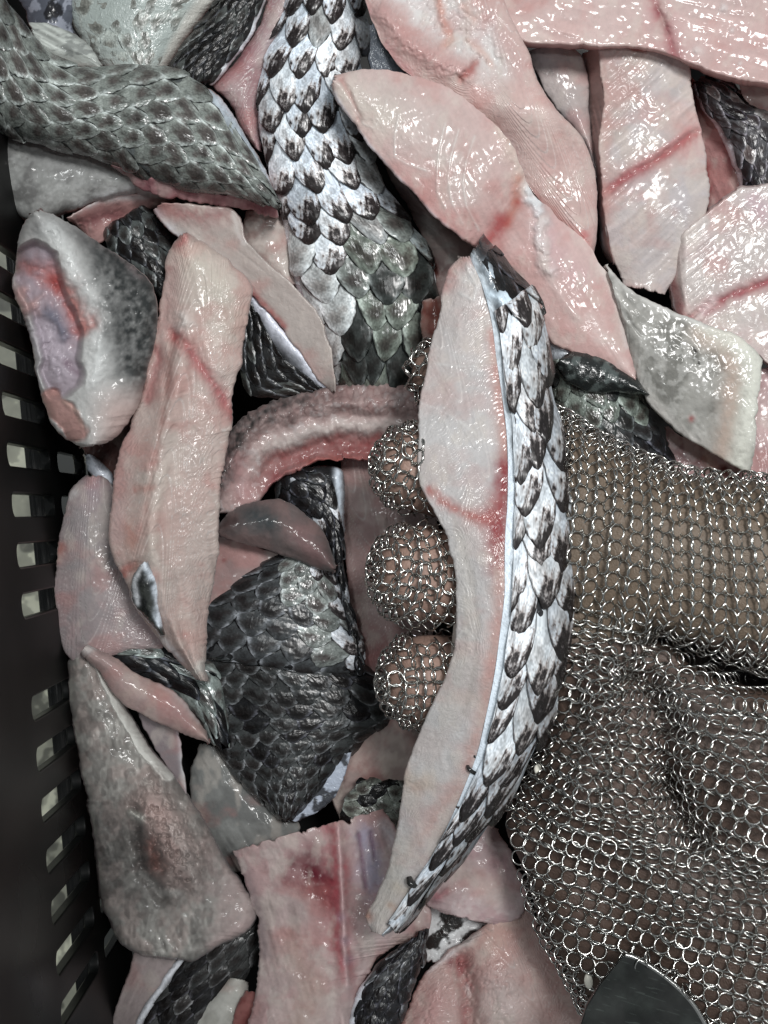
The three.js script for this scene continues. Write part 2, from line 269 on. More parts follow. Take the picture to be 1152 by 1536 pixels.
piece({ into: q.root, part: 'flesh_fringe', sp: 2.5, th: 10, r: 8, L: [[165, 246], [220, 262], [280, 280], [330, 290], [380, 299], [416, 306]], R: [[168, 254], [225, 288], [290, 303], [340, 312], [385, 320], [420, 326]], jag: 2.2, H: (u, v) => 79 - 5 * v, c: [196, 140, 140], lump: 1.2, mot: [{ s: 14, c: [150, 78, 88], a: 0.6 }], side: pinkSide });
// grey belly skin under it
q = piece({ name: 'fish_belly_piece', group: G, label: 'pale grey belly skin with a pink hollow, tucked under the curved grey band', cat: 'fish piece', sp: 2.4, th: 16, r: 18, part: 'skin',
  L: [[-30, 196], [60, 211], [130, 226], [190, 248], [235, 264], [265, 285]], R: [[-40, 275], [15, 312], [45, 330], [100, 318], [150, 300], [200, 292], [262, 300]],
  H: (u, v) => 67 + 4 * dome(v) - 2 * v, c: [186, 186, 178], mot: [{ s: 26, c: [120, 118, 114], a: 0.7, lo: 0.45 }, { s: 9, c: [214, 214, 206], a: 0.5, lo: 0.5 }], web: { s: 10, c: [110, 108, 104], a: 0.25, d: 0.05, w: 0.5, v: 0.1 }, lump: 1.2,
  st: [{ p: [[120, 318], [165, 296], [215, 286], [262, 290]], w: 11, c: [238, 238, 232], a: 0.95, d: 0.8 }, { p: [[60, 240], [140, 262]], w: 22, c: [150, 148, 144], a: 0.45 }], side: pinkSide, flare: 4 });
piece({ into: q.root, part: 'flesh', sp: 2.5, th: 16, r: 10, L: [[98, 326], [150, 301], [200, 291], [262, 292]], R: [[112, 336], [150, 364], [166, 350], [205, 322], [262, 303]], H: (u, v) => 64 - 7 * v, c: [196, 146, 138], fib: { a: -30, l: 60, w: 6, k: 0.15, d: 0.2 }, st: [{ p: [[120, 335], [150, 325], [175, 322]], w: 14, c: [126, 62, 66], a: 0.75, d: -1.5 }, { p: [[105, 322], [150, 300], [262, 291]], w: 5, c: FAT, a: 0.7 }], side: pinkSide });
// grey green tail piece and its neighbours along the top edge
piece({ name: 'fish_skin_piece', group: G, label: 'pale grey green patch of skin with soft scale marks at the top edge', cat: 'fish piece', skin: true, sp: 3, th: 14, r: 14,
  L: [[100, -30], [109, 28], [124, 65], [150, 97], [178, 112]], R: [[350, -30], [300, 34], [270, 72], [256, 98], [236, 114]], H: (u, v) => 68 + 6 * dome(v) - 3 * u, c: [150, 158, 150],
  fn: (x, y, u, v, t, ink) => { ink(lin3([176, 172, 160]), ss(0.8, 0.9, v)); },
  scales: { nu: 5, nv: 5, v1: 0.84, raise: 0.15, dome: 0.4, lift: 0.1, long: 1.2, kind: () => 'pale', tone: (x, y, u, v, r) => { const g = 0.62 + 0.16 * r; return [g * 0.97, g * 1.02, g * 0.96]; } } });
q = piece({ name: 'fish_skin_piece', group: G, label: 'black streaked skin with a white cut edge, right of the pale grey green patch', cat: 'fish piece', skin: true, sp: 3, th: 14, r: 10,
  L: [[352, -30], [305, 32], [275, 70], [258, 98], [262, 118]], R: [[412, -30], [389, 30], [373, 62], [346, 97], [318, 127]], H: (u, v) => 71 + 4 * dome(v) - 2 * u, c: [28, 29, 30], st: [{ p: [[410, -20], [389, 28], [372, 60], [345, 95], [318, 124]], w: 7, c: [232, 234, 234], a: 1, n: 0.5, d: 0.5 }],
  scales: { nu: 9, nv: 5, v1: 0.9, raise: 0.6, long: 1.5, kind: (x, y, u, v, r) => r < 0.7 ? 'black' : 'dark', tone: (x, y, u, v, r) => { const g = 0.6 + 0.9 * r; return [g, g, g * 0.94]; } } });
piece({ into: q.root, part: 'flesh', sp: 2.4, th: 16, r: 9, L: [[414, -30], [391, 30], [375, 62], [348, 98], [320, 127], [342, 150], [362, 190], [385, 225]], R: [[460, -30], [430, 45], [407, 82], [394, 130], [386, 170], [388, 195], [390, 215], [392, 228]], H: (u, v) => 68 + 3 * dome(v) - 5 * u, c: [182, 138, 138], myo: { x: 370, y: 120, a: -60, sp: 17, cur: 40, al: 0.5 }, st: [{ p: [[440, 0], [415, 50], [398, 85]], w: 17, c: [206, 186, 180], a: 0.8 }, { p: [[350, 138]], w: 24, c: [204, 182, 176], a: 0.7 }, { p: [[330, 120], [352, 100], [378, 66]], w: 9, c: [150, 74, 84], a: 0.5 }], side: pinkSide });
piece({ name: 'fish_fin_piece', group: G, label: 'small bluish black scrap of fin in the top left corner', cat: 'fish piece', sp: 2.5, th: 8, r: 6, part: 'fin', L: [[22, -20], [35, 12], [44, 36], [62, 60]], R: [[118, -20], [108, 20], [112, 45], [130, 70]], H: (u, v) => 66 + 3 * dome(v), c: [96, 100, 110], mot: [{ s: 20, c: [22, 22, 26], a: 0.9, lo: 0.5, hi: 0.56 }, { s: 13, c: [180, 184, 196], a: 0.7, lo: 0.52, hi: 0.6 }], fib: { a: -50, l: 60, w: 5, k: 0.3, d: 0.3 }, side: greySide });
piece({ name: 'fish_skin_piece', group: G, label: 'narrow cream coloured skin flap above the curved grey band, near the top left corner', cat: 'fish piece', sp: 2.3, th: 8, r: 7, part: 'skin', L: [[42, 34], [70, 36], [100, 45], [130, 64], [152, 98]], R: [[50, 60], [66, 82], [95, 96], [125, 104], [152, 108]], H: (u, v) => 72 + 3 * dome(v), c: [196, 200, 188], fib: { a: 25, l: 50, w: 5, k: 0.3, d: 0.6 }, mot: [{ s: 18, sy: 8, c: [96, 98, 96], a: 0.6, lo: 0.5 }], side: greySide });

// the big upright piece of pale skin at the top centre
const scaleDark = (x, y) => clamp(ss(515, 560, x + (y - 330) * 0.1) * ss(290, 380, y) + ss(30, 0, y - 400) * 0);
piece({ name: 'fish_skin_piece', group: G, label: 'large upright silver white skin with black rimmed scales, at the top centre', cat: 'fish piece', skin: true, sp: 3, th: 18, r: 30,
  L: [[432, -40], [408, 45], [392, 88], [386, 140], [387, 190], [400, 245], [412, 290], [424, 330], [428, 370], [438, 420], [462, 475], [488, 540], [515, 592]],
  R: [[546, -40], [547, 45], [540, 110], [547, 190], [572, 270], [602, 320], [632, 358], [648, 400], [656, 440], [650, 490], [636, 530], [625, 562], [606, 594]],
  H: (u, v, x, y) => 66 + 9 * dome(v) + 5 * ss(0.5, 0.9, v) * ss(0.45, 0.65, u) - 6 * ss(0.8, 1, u) + 3 * Math.sin(u * 5), c: [40, 40, 40], side: pinkSide,
  fn: (x, y, u, v, t, ink) => { const d = scaleDark(x, y); ink(lin3([176, 176, 172]), ss(0.5, 0.62, u) * (1 - d)); ink(lin3([226, 230, 232]), ss(0.1, 0.04, Math.min(v, (1 - v) * (u < 0.25 ? 1 : 9)))); },
  scales: { nu: 15, nv: 4, v0: 0.05, v1: 0.99, raise: 1.2, jit: 0.4, long: 1.2, dome: 1.8, odd: true, kind: (x, y, u, v, r) => scaleDark(x, y) > r ? (r < 0.4 ? 'grey' : 'dark') : u > 0.66 ? 'pale' : r < 0.5 ? 'white' : r < 0.94 ? 'fringed' : 'pale',
    tone: (x, y, u, v, r) => { const d = scaleDark(x, y), g = (0.72 + 0.4 * r) * mix(1, 0.8, d); return d > 0.5 ? [g * 0.95, g, g * 0.93] : [g, g * 1.01, g * 1.02]; } } });
// cream flesh in the gap beside it
piece({ name: 'fish_flesh_scrap', group: G, label: 'pale cream flesh in the gap right of the large upright silver white skin', cat: 'fish piece', sp: 2.5, th: 16, r: 12, L: [[545, 195], [585, 265], [625, 335], [648, 395], [652, 450], [655, 500]], R: [[600, 245], [650, 310], [705, 360], [722, 385], [700, 430], [680, 500]], H: (u, v) => 60 + 5 * dome(v), c: [198, 172, 162], mot: [{ s: 40, c: [150, 116, 110], a: 0.6 }, { s: 18, c: [226, 214, 200], a: 0.7, lo: 0.5 }], st: [{ p: [[565, 240], [600, 285], [650, 345]], w: 20, c: [120, 92, 90], a: 0.6 }, { p: [[640, 345], [670, 368]], w: 16, c: [232, 224, 210], a: 0.8, d: 1 }, { p: [[646, 395], [652, 410]], w: 6, c: [214, 70, 48], a: 0.8 }], side: pinkSide });
piece({ name: 'fish_flesh_scrap', group: G, label: 'small red brown lump of flesh peeping out left of the held strip, below its tip', cat: 'fish piece', sp: 2.2, th: 12, r: 10, L: [[634, 452], [630, 475], [634, 505], [645, 520]], R: [[668, 440], [676, 470], [672, 500], [660, 520]], H: (u, v) => 78 + 3 * dome(v), c: [176, 112, 96], mot: [{ s: 18, c: [130, 60, 52], a: 0.6 }], st: [{ p: [[640, 448], [662, 442]], w: 4, c: [226, 200, 186], a: 0.8 }], side: pinkSide });

// the large fillets of the upper right
piece({ name: 'fish_fillet', group: G, label: 'pink fillet with a white lined hollow, behind the fillet with the white fat seam', cat: 'fish fillet', sp: 2.3, th: 18, r: 18, jag: 0.6,
  L: [[538, -40], [560, 36], [585, 82], [615, 112], [665, 136], [705, 165], [755, 210], [790, 275], [830, 325], [882, 378]], R: [[742, -40], [766, 24], [793, 80], [806, 118], [838, 168], [872, 204], [890, 250], [896, 310], [894, 362], [890, 386]],
  open: 'l', H: (u, v, x, y) => 89 + 3 * dome(v) - 8 * ss(0.45, 0.75, u), c: [214, 180, 168], fib: { a: 62, l: 90, w: 9, k: 0.05, d: 0.06 }, myo: { x: 820, y: 230, a: 62, sp: 26, cur: 18, al: 0.35 },
  mot: [{ s: 70, c: [208, 160, 150], a: 0.6 }],
  st: [{ p: [[600, -10], [640, 25], [680, 50], [720, 75], [738, 96]], w: 26, c: [238, 234, 226], a: 0.95, d: -2.2, n: 0.5 }, { p: [[640, -10], [690, 20], [725, 50]], w: 22, c: [236, 230, 222], a: 0.9, d: -1.4 }, { p: [[655, -10], [665, 30], [678, 58], [668, 70]], w: 8, c: [222, 152, 130], a: 0.8, d: 0.9, n: 0.7 }, { p: [[700, 60], [728, 82], [738, 100]], w: 6, c: [224, 178, 160], a: 0.7, d: 0.7 }, { p: [[695, 10], [712, 30]], w: 5, c: [226, 170, 150], a: 0.6 },
    { p: [[575, 20], [610, 65], [660, 95], [700, 108]], w: 16, c: [206, 152, 144], a: 0.7, d: 2.2 }, { p: [[692, 118], [706, 104], [714, 92]], w: 7, c: [178, 84, 76], a: 0.75, d: -1.4 }, { p: [[552, 10], [568, 50], [590, 84], [616, 110]], w: 6, c: [204, 138, 136], a: 0.6 }, { p: [[800, 290], [850, 340], [880, 362]], w: 9, c: [206, 142, 134], a: 0.6 }, { p: [[876, 352]], w: 8, c: [196, 88, 88], a: 0.6 }, { p: [[735, 20], [765, 70], [790, 120]], w: 16, c: [206, 162, 154], a: 0.6 }], side: whiteSkinSide });
piece({ name: 'fish_fillet', group: G, label: 'long pink fillet with a crumpled white fat seam and a blunt pale end', cat: 'fish fillet', sp: 2.0, th: 15, r: 13, jag: 1.3, open: 'r',
  L: [[497, 128], [503, 150], [530, 185], [548, 212], [572, 240], [605, 275], [645, 318], [690, 358], [725, 375], [760, 395], [790, 432], [812, 470], [822, 508], [860, 528], [905, 548], [950, 572]],
  R: [[503, 116], [530, 107], [575, 106], [625, 114], [670, 132], [710, 160], [750, 195], [778, 235], [792, 280], [810, 300], [840, 328], [870, 352], [895, 385], [918, 425], [935, 470], [946, 520], [957, 566]],
  H: (u, v, x, y) => 94 + 2 * dome(v) - 9 * ss(0.4, 0.62, u) - 2 * ss(0.62, 1, u), c: [216, 180, 170], mot: [{ s: 60, c: [212, 158, 148], a: 0.5 }],
  fib: { a: 60, l: 70, w: 6, k: 0.05, d: 0.12 },
  st: [{ p: [[545, 150], [580, 160], [640, 190], [690, 250]], w: 50, c: [214, 198, 186], a: 0.7 }, { p: [[520, 140], [545, 160], [575, 175]], w: 26, c: [222, 208, 190], a: 0.8 }, { p: [[512, 120], [524, 140], [540, 180]], w: 4, c: [190, 132, 122], a: 0.6, d: -0.6 }, { p: [[524, 150], [545, 186], [560, 192], [575, 175], [580, 150]], w: 2, c: [240, 230, 216], a: 0.4, d: 0.15, n: 0.2 },
    ...[[598, 172, 592, 235, 640, 256], [668, 185, 655, 262, 668, 312], [688, 195, 672, 268, 694, 335], [712, 205, 694, 275, 718, 345]].map(([a, b, c, d, e, f]) => ({ p: [[a, b], [(a + c) / 2 - 3, (b + d) / 2], [c, d], [(c + e) / 2 - 6, (d + f) / 2], [e, f]], w: 1.9, c: [236, 224, 212], a: 0.6, d: 0.18, n: 0.2 })),
    { p: [[590, 255], [640, 305], [690, 350]], w: 20, c: [206, 138, 130], a: 0.55 }, { p: [[500, 140], [528, 188], [572, 243], [645, 321], [690, 361]], w: 4, c: [238, 236, 238], a: 0.9, d: 0.2, n: 0.3 },
    { p: [[752, 190], [770, 225], [784, 262], [790, 290]], w: 13, c: [228, 204, 186], a: 0.85, d: 0.9, n: 0.9 }, { p: [[762, 210]], w: 4, c: [170, 100, 84], a: 0.6 }, { p: [[776, 268], [772, 310], [760, 335]], w: 8, c: [206, 110, 84], a: 0.65 }, { p: [[778, 304]], w: 7, c: [190, 62, 44], a: 0.7 },
    { p: [[794, 285], [806, 310], [812, 345], [816, 375], [822, 402]], w: 12, c: [242, 240, 236], a: 1, d: 1.8, n: 0.9 }, { p: [[818, 345], [840, 385], [870, 415]], w: 20, c: [214, 168, 166], a: 0.6 }, { p: [[815, 395], [832, 430], [850, 458], [868, 480]], w: 7, c: [234, 220, 208], a: 0.6, d: 0.4 },
    { p: [[728, 372], [742, 352], [752, 330]], w: 13, c: [186, 62, 62], a: 0.8 }, { p: [[748, 400], [746, 375]], w: 9, c: [196, 92, 90], a: 0.6 }, { p: [[790, 400], [850, 470], [930, 540]], w: 30, c: [212, 158, 148], a: 0.5 }, { p: [[885, 480], [915, 520], [935, 548]], w: 14, c: [232, 212, 200], a: 0.5, n: 0.8 }, { p: [[900, 395], [925, 450], [940, 520]], w: 5, c: [238, 228, 218], a: 0.6 }], side: whiteSkinSide });
piece({ name: 'fish_fillet', group: G, label: 'large wet pink fillet with a dark red bloodline filling the upper right corner', cat: 'fish fillet', sp: 2.4, th: 24, r: 14, jag: 1,
  L: [[725, -60], [850, -70], [1000, -70], [1190, -60]], R: [[752, 10], [782, 60], [850, 67], [910, 70], [960, 73], [1010, 85], [1050, 101], [1090, 116], [1190, 132]], H: (u, v) => 84 + 2 * v, flare: 7,
  c: [214, 184, 174], fib: { a: 15, l: 60, w: 8, k: 0.07, d: 0.3 }, mot: [{ s: 50, c: [208, 168, 158], a: 0.6 }], lump: 0.9, st: [{ p: [[962, -40], [1000, 45], [1012, 84]], w: 24, c: [200, 136, 136], a: 0.4 }, { p: [[962, -40], [985, 10], [1000, 45], [1012, 84]], w: 10, c: [166, 72, 80], a: 0.75, d: -0.9 }, { p: [[985, 10], [1002, 50]], w: 4, c: [136, 48, 58], a: 0.6, d: -0.5 }, { p: [[1085, 12]], w: 7, c: [240, 234, 226], a: 0.9, d: 1.2, n: 0.8 }, { p: [[1098, 46]], w: 4, c: [240, 234, 226], a: 0.9, d: 0.8 }, { p: [[1048, 78]], w: 8, c: [238, 230, 220], a: 0.8, d: 0.7, n: 0.8 }, { p: [[1110, 95]], w: 3, c: [240, 234, 226], a: 0.9, d: 0.5 }, { p: [[1060, 110], [1100, 60], [1180, 20]], w: 45, c: [206, 160, 152], a: 0.4 }], side: pinkSide });
q = piece({ name: 'fish_fillet_block', group: G, label: 'squarish upright fillet block with a red line across it, right of the top centre', cat: 'fish fillet', sp: 2.1, th: 22, r: 9, jag: 1.2,
  L: [[898, 66], [901, 110], [904, 160], [899, 210], [901, 260], [905, 300], [907, 340], [918, 385], [936, 428]], R: [[1030, 82], [1036, 110], [1040, 150], [1050, 195], [1060, 250], [1063, 290], [1056, 330], [1032, 382], [998, 442]], H: (u, v) => 77 + 2 * dome(v) - 5 * ss(0.6, 1, u), c: [206, 190, 178],
  fib: { a: -42, l: 60, w: 5, k: 0.09, d: 0.25 }, mot: [{ s: 45, c: [206, 176, 166], a: 0.5 }, { s: 30, c: [198, 190, 188], a: 0.5 }], st: [{ p: [[905, 290], [985, 240], [1045, 198]], w: 20, c: [200, 140, 136], a: 0.45 }, { p: [[905, 290], [935, 268], [985, 240], [1020, 215], [1045, 198]], w: 8, c: [176, 78, 82], a: 0.85, d: -1.2 }, { p: [[935, 262], [990, 228], [1036, 192]], w: 4, c: [206, 130, 128], a: 0.5, d: 0.4 }, { p: [[905, 95], [910, 170], [906, 250], [908, 330]], w: 9, c: [204, 156, 144], a: 0.6 }, { p: [[965, 400], [1005, 340], [1040, 280]], w: 30, c: [196, 188, 190], a: 0.4 }, { p: [[1015, 92]], w: 10, c: [240, 234, 226], a: 0.6, n: 0.8 }], side: pinkSide });
piece({ into: q.root, part: 'cut_side', sp: 2.1, th: 12, r: 6, open: 'r', L: [[874, 80], [879, 140], [883, 200], [889, 260], [896, 320], [902, 372], [918, 398]], R: [[900, 64], [903, 110], [906, 160], [901, 210], [903, 260], [907, 300], [909, 340], [922, 395]], H: (u, v) => 62 + 14.5 * v, c: [204, 158, 146], fib: { a: 75, l: 60, w: 3.5, k: 0.16, d: 0.3 }, st: [{ p: [[893, 260], [900, 300], [902, 350]], w: 8, c: [150, 60, 66], a: 0.7 }, { p: [[876, 90], [882, 180], [892, 290], [903, 372]], w: 3.5, c: [226, 220, 222], a: 0.8 }], side: whiteSkinSide });
piece({ name: 'fish_flesh_scrap', group: G, label: 'grey pink slip of fillet wedged between the hollow pink fillet and the squarish block', cat: 'fish piece', sp: 2.2, th: 16, r: 8, L: [[793, 74], [806, 112], [836, 166], [872, 206], [890, 250], [894, 268]], R: [[826, 64], [846, 67], [872, 84], [881, 120], [886, 200], [898, 268]], H: (u, v) => 67 + 2 * dome(v), c: [192, 176, 168], fib: { a: 60, l: 60, w: 6, k: 0.1, d: 0.25 }, mot: [{ s: 34, c: [166, 156, 156], a: 0.6 }], st: [{ p: [[826, 66], [850, 70]], w: 5, c: [214, 178, 166], a: 0.8, d: 0.6, n: 0.8 }], side: greySide });
q = piece({ name: 'fish_skin_piece', group: G, label: 'purplish black skin piece with a white cut edge, right of the squarish fillet block', cat: 'fish piece', skin: true, sp: 2.6, th: 14, r: 14, L: [[1038, 128], [1050, 160], [1075, 195], [1095, 235], [1108, 275], [1114, 296]], R: [[1066, 111], [1096, 125], [1122, 150], [1176, 170], [1185, 240], [1185, 296]], H: (u, v) => 62 + 6 * dome(v), c: [44, 38, 42], st: [{ p: [[1040, 132], [1052, 162], [1076, 197], [1096, 237], [1110, 280]], w: 8, c: [232, 234, 236], a: 1, n: 0.7, d: 0.4 }],
  scales: { nu: 9, nv: 4, v0: 0.13, raise: 0.8, jit: 0.3, long: 1.4, kind: (x, y, u, v, r) => r < 0.6 ? 'dark' : r < 0.85 ? 'black' : 'grey', tone: (x, y, u, v, r) => { const g = 0.8 + 0.7 * r; return [g * 1.05, g * 0.95, g]; } }, side: pinkSide });
piece({ into: q.root, part: 'flesh', sp: 2.5, th: 16, r: 8, L: [[1030, 105], [1042, 160], [1054, 220], [1060, 270], [1062, 325]], R: [[1050, 130], [1078, 195], [1098, 238], [1110, 278], [1100, 325]], H: (u, v) => 54 + 6 * v, c: [192, 136, 130], fib: { a: 62, l: 60, w: 5, k: 0.14, d: 0.2 }, st: [{ p: [[1060, 250], [1062, 290]], w: 8, c: [140, 36, 42], a: 0.8 }, { p: [[1085, 215], [1104, 265]], w: 7, c: [150, 66, 72], a: 0.6 }], side: pinkSide });
piece({ name: 'fish_flesh_scrap', group: G, label: 'small pink flesh scrap at the right edge, under the large wet fillet', cat: 'fish piece', sp: 2.4, th: 14, r: 8, L: [[1108, 116], [1114, 140], [1128, 162]], R: [[1185, 112], [1185, 140], [1185, 178]], H: (u, v) => 66, c: [208, 170, 160], mot: [{ s: 22, c: [176, 112, 108], a: 0.6 }], lump: 1.2, side: pinkSide });
piece({ name: 'fish_fillet_block', group: G, label: 'pale fillet block with a red line ending in a white nub at the right edge', cat: 'fish fillet', sp: 2.1, th: 24, r: 9, flare: 3, L: [[999, 384], [1015, 361], [1060, 320], [1100, 288], [1150, 276], [1220, 268]], R: [[1006, 432], [1014, 472], [1050, 488], [1100, 505], [1140, 535], [1220, 600]], H: (u, v, x, y) => 70 + 8 * ss(998, 1030, x) - 2 * v, c: [208, 194, 184],
  fib: { a: -36, l: 70, w: 5, k: 0.1, d: 0.25 }, mot: [{ s: 60, c: [206, 176, 170], a: 0.5 }], st: [{ p: [[1028, 482], [1100, 442], [1190, 408]], w: 18, c: [200, 134, 134], a: 0.45 }, { p: [[1028, 482], [1060, 462], [1100, 442], [1190, 408]], w: 7, c: [172, 70, 78], a: 0.85, d: -1.2 }, { p: [[1042, 478], [1056, 466], [1072, 452]], w: 6, c: [236, 206, 200], a: 0.9, d: 1.4, n: 0.8 }, { p: [[1003, 385], [1010, 430], [1022, 475]], w: 10, c: [190, 108, 106], a: 0.75 }, { p: [[1018, 378], [1022, 425], [1034, 470]], w: 3, c: [230, 210, 200], a: 0.5, d: 0.4 }, { p: [[1130, 300], [1160, 330]], w: 16, c: [202, 160, 172], a: 0.5 }, { p: [[1003, 388], [1004, 432], [1012, 472]], w: 3, c: [232, 228, 228], a: 0.7 }], side: whiteSkinSide });
piece({ name: 'fish_belly_piece', group: G, label: 'mottled grey belly skin with a broad cream cut edge, above the glove', cat: 'fish piece', part: 'skin', sp: 2.1, th: 9, r: 7, jag: 0.9, L: [[908, 398], [940, 430], [975, 452], [1010, 468], [1060, 487], [1110, 507], [1145, 540]], R: [[935, 480], [945, 530], [960, 580], [1000, 635], [1050, 668], [1095, 695], [1128, 712]], H: (u, v) => 86 + 2 * dome(v) - 3 * v,
  c: [168, 164, 154], mot: [{ s: 36, c: [112, 110, 102], a: 0.75, lo: 0.42 }, { s: 12, c: [198, 194, 184], a: 0.5, lo: 0.52 }], fib: { a: 55, l: 30, w: 6, k: 0.16, d: 0.35 }, lump: 0.9,
  st: [{ p: [[1052, 500], [1090, 520], [1104, 560], [1096, 620], [1080, 690]], w: 17, c: [196, 160, 138], a: 0.7 }, { p: [[1070, 492], [1115, 518], [1132, 545], [1124, 610], [1108, 700]], w: 20, c: [230, 228, 210], a: 1, d: 0.5, n: 0.25 }, { p: [[1050, 484], [1110, 512]], w: 9, c: [226, 218, 200], a: 0.7 }, { p: [[912, 402], [945, 434], [1010, 470], [1060, 488]], w: 6, c: [222, 218, 208], a: 0.85 }, { p: [[940, 560], [1000, 632], [1060, 672]], w: 10, c: [204, 196, 186], a: 0.6 }, { p: [[1037, 628]], w: 4.5, c: [176, 60, 58], a: 0.8 }, { p: [[1040, 521], [1044, 528]], w: 1.6, c: [30, 26, 24], a: 1 }, { p: [[1047, 540], [1049, 546]], w: 1.4, c: [30, 26, 24], a: 1 }], side: (t) => [222, 216, 202] });
// behind the strip on the right
q = piece({ name: 'fish_skin_piece', group: G, label: 'dark grey green scaly piece with a pointed black flap, right of the held strip', cat: 'fish piece', skin: true, sp: 3, th: 16, r: 22, L: [[800, 500], [818, 560], [832, 620], [850, 665], [890, 712], [950, 755], [990, 775]], R: [[862, 524], [905, 532], [940, 556], [968, 592], [976, 625], [1002, 675], [1014, 725], [1012, 775]], H: (u, v) => 74 + 7 * dome(v), c: [40, 42, 42], fn: (x, y, u, v, t, ink) => ink(lin3([196, 200, 204]), ss(0.17, 0.05, u)),
  scales: { nu: 12, nv: 5, u0: 0.12, raise: 0.6, jit: 0.25, long: 1.35, kind: (x, y, u, v, r) => u < 0.5 ? (r < 0.6 ? 'grey' : 'dark') : (r < 0.7 ? 'dark' : 'black'), tone: (x, y, u, v, r) => { const g = (0.55 + 0.4 * r) * (u < 0.5 ? 0.85 : 1.1); return u < 0.5 ? [g * 0.95, g, g * 0.95] : [g, g, g * 1.02]; } }, side: pinkSide });
piece({ into: q.root, part: 'skin_flap', mat: skinMat, sp: 2.2, th: 4, r: 6, L: [[832, 545], [850, 572], [890, 588], [935, 590], [973, 594]], R: [[846, 534], [862, 527], [905, 534], [942, 556], [974, 590]], H: (u, v) => 84 + 3 * dome(v) - 1 * u, c: [30, 33, 32], lump: 1.4, mot: [{ s: 14, c: [88, 96, 92], a: 0.6, lo: 0.5 }], side: () => [18, 19, 19] });
piece({ name: 'fish_flesh_scrap', group: G, label: 'ragged pink grey flesh below the cream edged belly skin at the right edge', cat: 'fish piece', sp: 2.3, th: 16, r: 10, jag: 2, L: [[1000, 640], [1040, 662], [1090, 690], [1140, 708], [1190, 720]], R: [[1005, 770], [1050, 770], [1090, 775], [1130, 800], [1190, 820]], H: (u, v) => 64 + 3 * dome(v) + 4 * u, c: [196, 168, 164], mot: [{ s: 34, c: [150, 110, 110], a: 0.7 }, { s: 20, c: [224, 206, 198], a: 0.6, lo: 0.54 }], lump: 1.6, st: [{ p: [[1058, 688], [1085, 720], [1120, 760]], w: 8, c: [214, 166, 146], a: 0.8, d: 1 }, { p: [[1085, 705], [1110, 730], [1140, 765]], w: 6, c: [84, 24, 28], a: 0.8, d: -3 }], side: pinkSide });
piece({ name: 'fish_flesh_scrap', group: G, label: 'strip of pink flesh standing at the right edge beside the cream cut edge', cat: 'fish piece', sp: 2.4, th: 16, r: 9, L: [[1138, 550], [1128, 650], [1108, 715], [1100, 770]], R: [[1200, 550], [1200, 640], [1200, 720], [1200, 790]], H: (u, v) => 70, c: [200, 166, 160], fib: { a: 80, l: 50, w: 6, k: 0.12, d: 0.3 }, mot: [{ s: 40, c: [180, 140, 138], a: 0.6 }], side: pinkSide });

// left side
piece({ name: 'fish_collar_piece', group: G, label: 'fish collar with a red and lilac hollow and a white rim, against the crate wall', cat: 'fish piece', part: 'skin', sp: 2.0, th: 22, r: 20, jag: 1.3,
  L: [[46, 320], [30, 352], [24, 390], [20, 432], [34, 470], [47, 510], [55, 560], [66, 606], [90, 650], [122, 673]], R: [[58, 313], [120, 342], [165, 375], [205, 402], [228, 425], [237, 460], [234, 500], [222, 555], [206, 610], [180, 650], [152, 669]], H: (u, v, x, y) => 88 + 9 * dome(mix(v, 0.5, 0.1)) - 3 * u,
  c: [206, 204, 196], lump: 1.5, web: { s: 11, sy: 9, c: [36, 38, 38], a: 0.55, d: 0.12, w: 0.22, m: (x, y) => ss(140, 190, x - (y - 330) * 0.2) },
  fn: (x, y, u, v, t, ink) => { const k = ss(120, 172, x - (y - 440) * 0.22 + 26 * (fbm(x / 20, y / 20) - 0.5)) * ss(640, 540, y + (190 - x) * 0.5); ink(lin3([54, 57, 56]), k * clamp(0.45 + 0.8 * fbm(x / 8, y / 8))); ink(lin3([218, 178, 164]), ss(560, 625, y) * ss(120, 180, x) * 0.75); },
  st: [{ p: [[60, 340], [110, 350], [160, 385], [215, 420]], w: 16, c: [84, 80, 80], a: 0.7 }, { p: [[140, 352], [175, 378], [212, 412]], w: 7, c: [206, 176, 172], a: 0.8, d: 0.7 }, { p: [[80, 345], [110, 400], [140, 450], [150, 520], [138, 570]], w: 17, c: [240, 240, 232], a: 0.85, d: 1.4 },
    { p: [[50, 395], [66, 440], [90, 500], [92, 560]], w: 34, c: [188, 170, 178], a: 0.95, d: -6, n: 0.3, hard: true }, { p: [[44, 398], [70, 405], [100, 440], [122, 485]], w: 18, c: [208, 112, 102], a: 0.8, d: -2, n: 0.9 }, { p: [[84, 425]], w: 11, c: [176, 44, 38], a: 0.8 }, { p: [[122, 500]], w: 7, c: [200, 90, 76], a: 0.7 }, { p: [[30, 440], [36, 462], [52, 458]], w: 12, c: [220, 170, 162], a: 0.9, d: 2.5, n: 0.8 }, { p: [[72, 470], [84, 480], [96, 505]], w: 11, c: [112, 116, 134], a: 0.8, d: 2 }, { p: [[62, 500], [75, 530], [85, 555]], w: 20, c: [206, 190, 198], a: 0.7, d: 2.8 }, { p: [[100, 545], [118, 560]], w: 6, c: [126, 92, 110], a: 0.6, n: 0.8 },
    { p: [[80, 605], [98, 625], [112, 648]], w: 20, c: [200, 146, 134], a: 0.95, d: -1.6, n: 0.4, hard: true }, { p: [[96, 602], [116, 618], [124, 640]], w: 3, c: [226, 178, 160], a: 0.8, d: 0.5 }], side: (t) => t < 0.5 ? [206, 160, 148] : [150, 110, 104] });
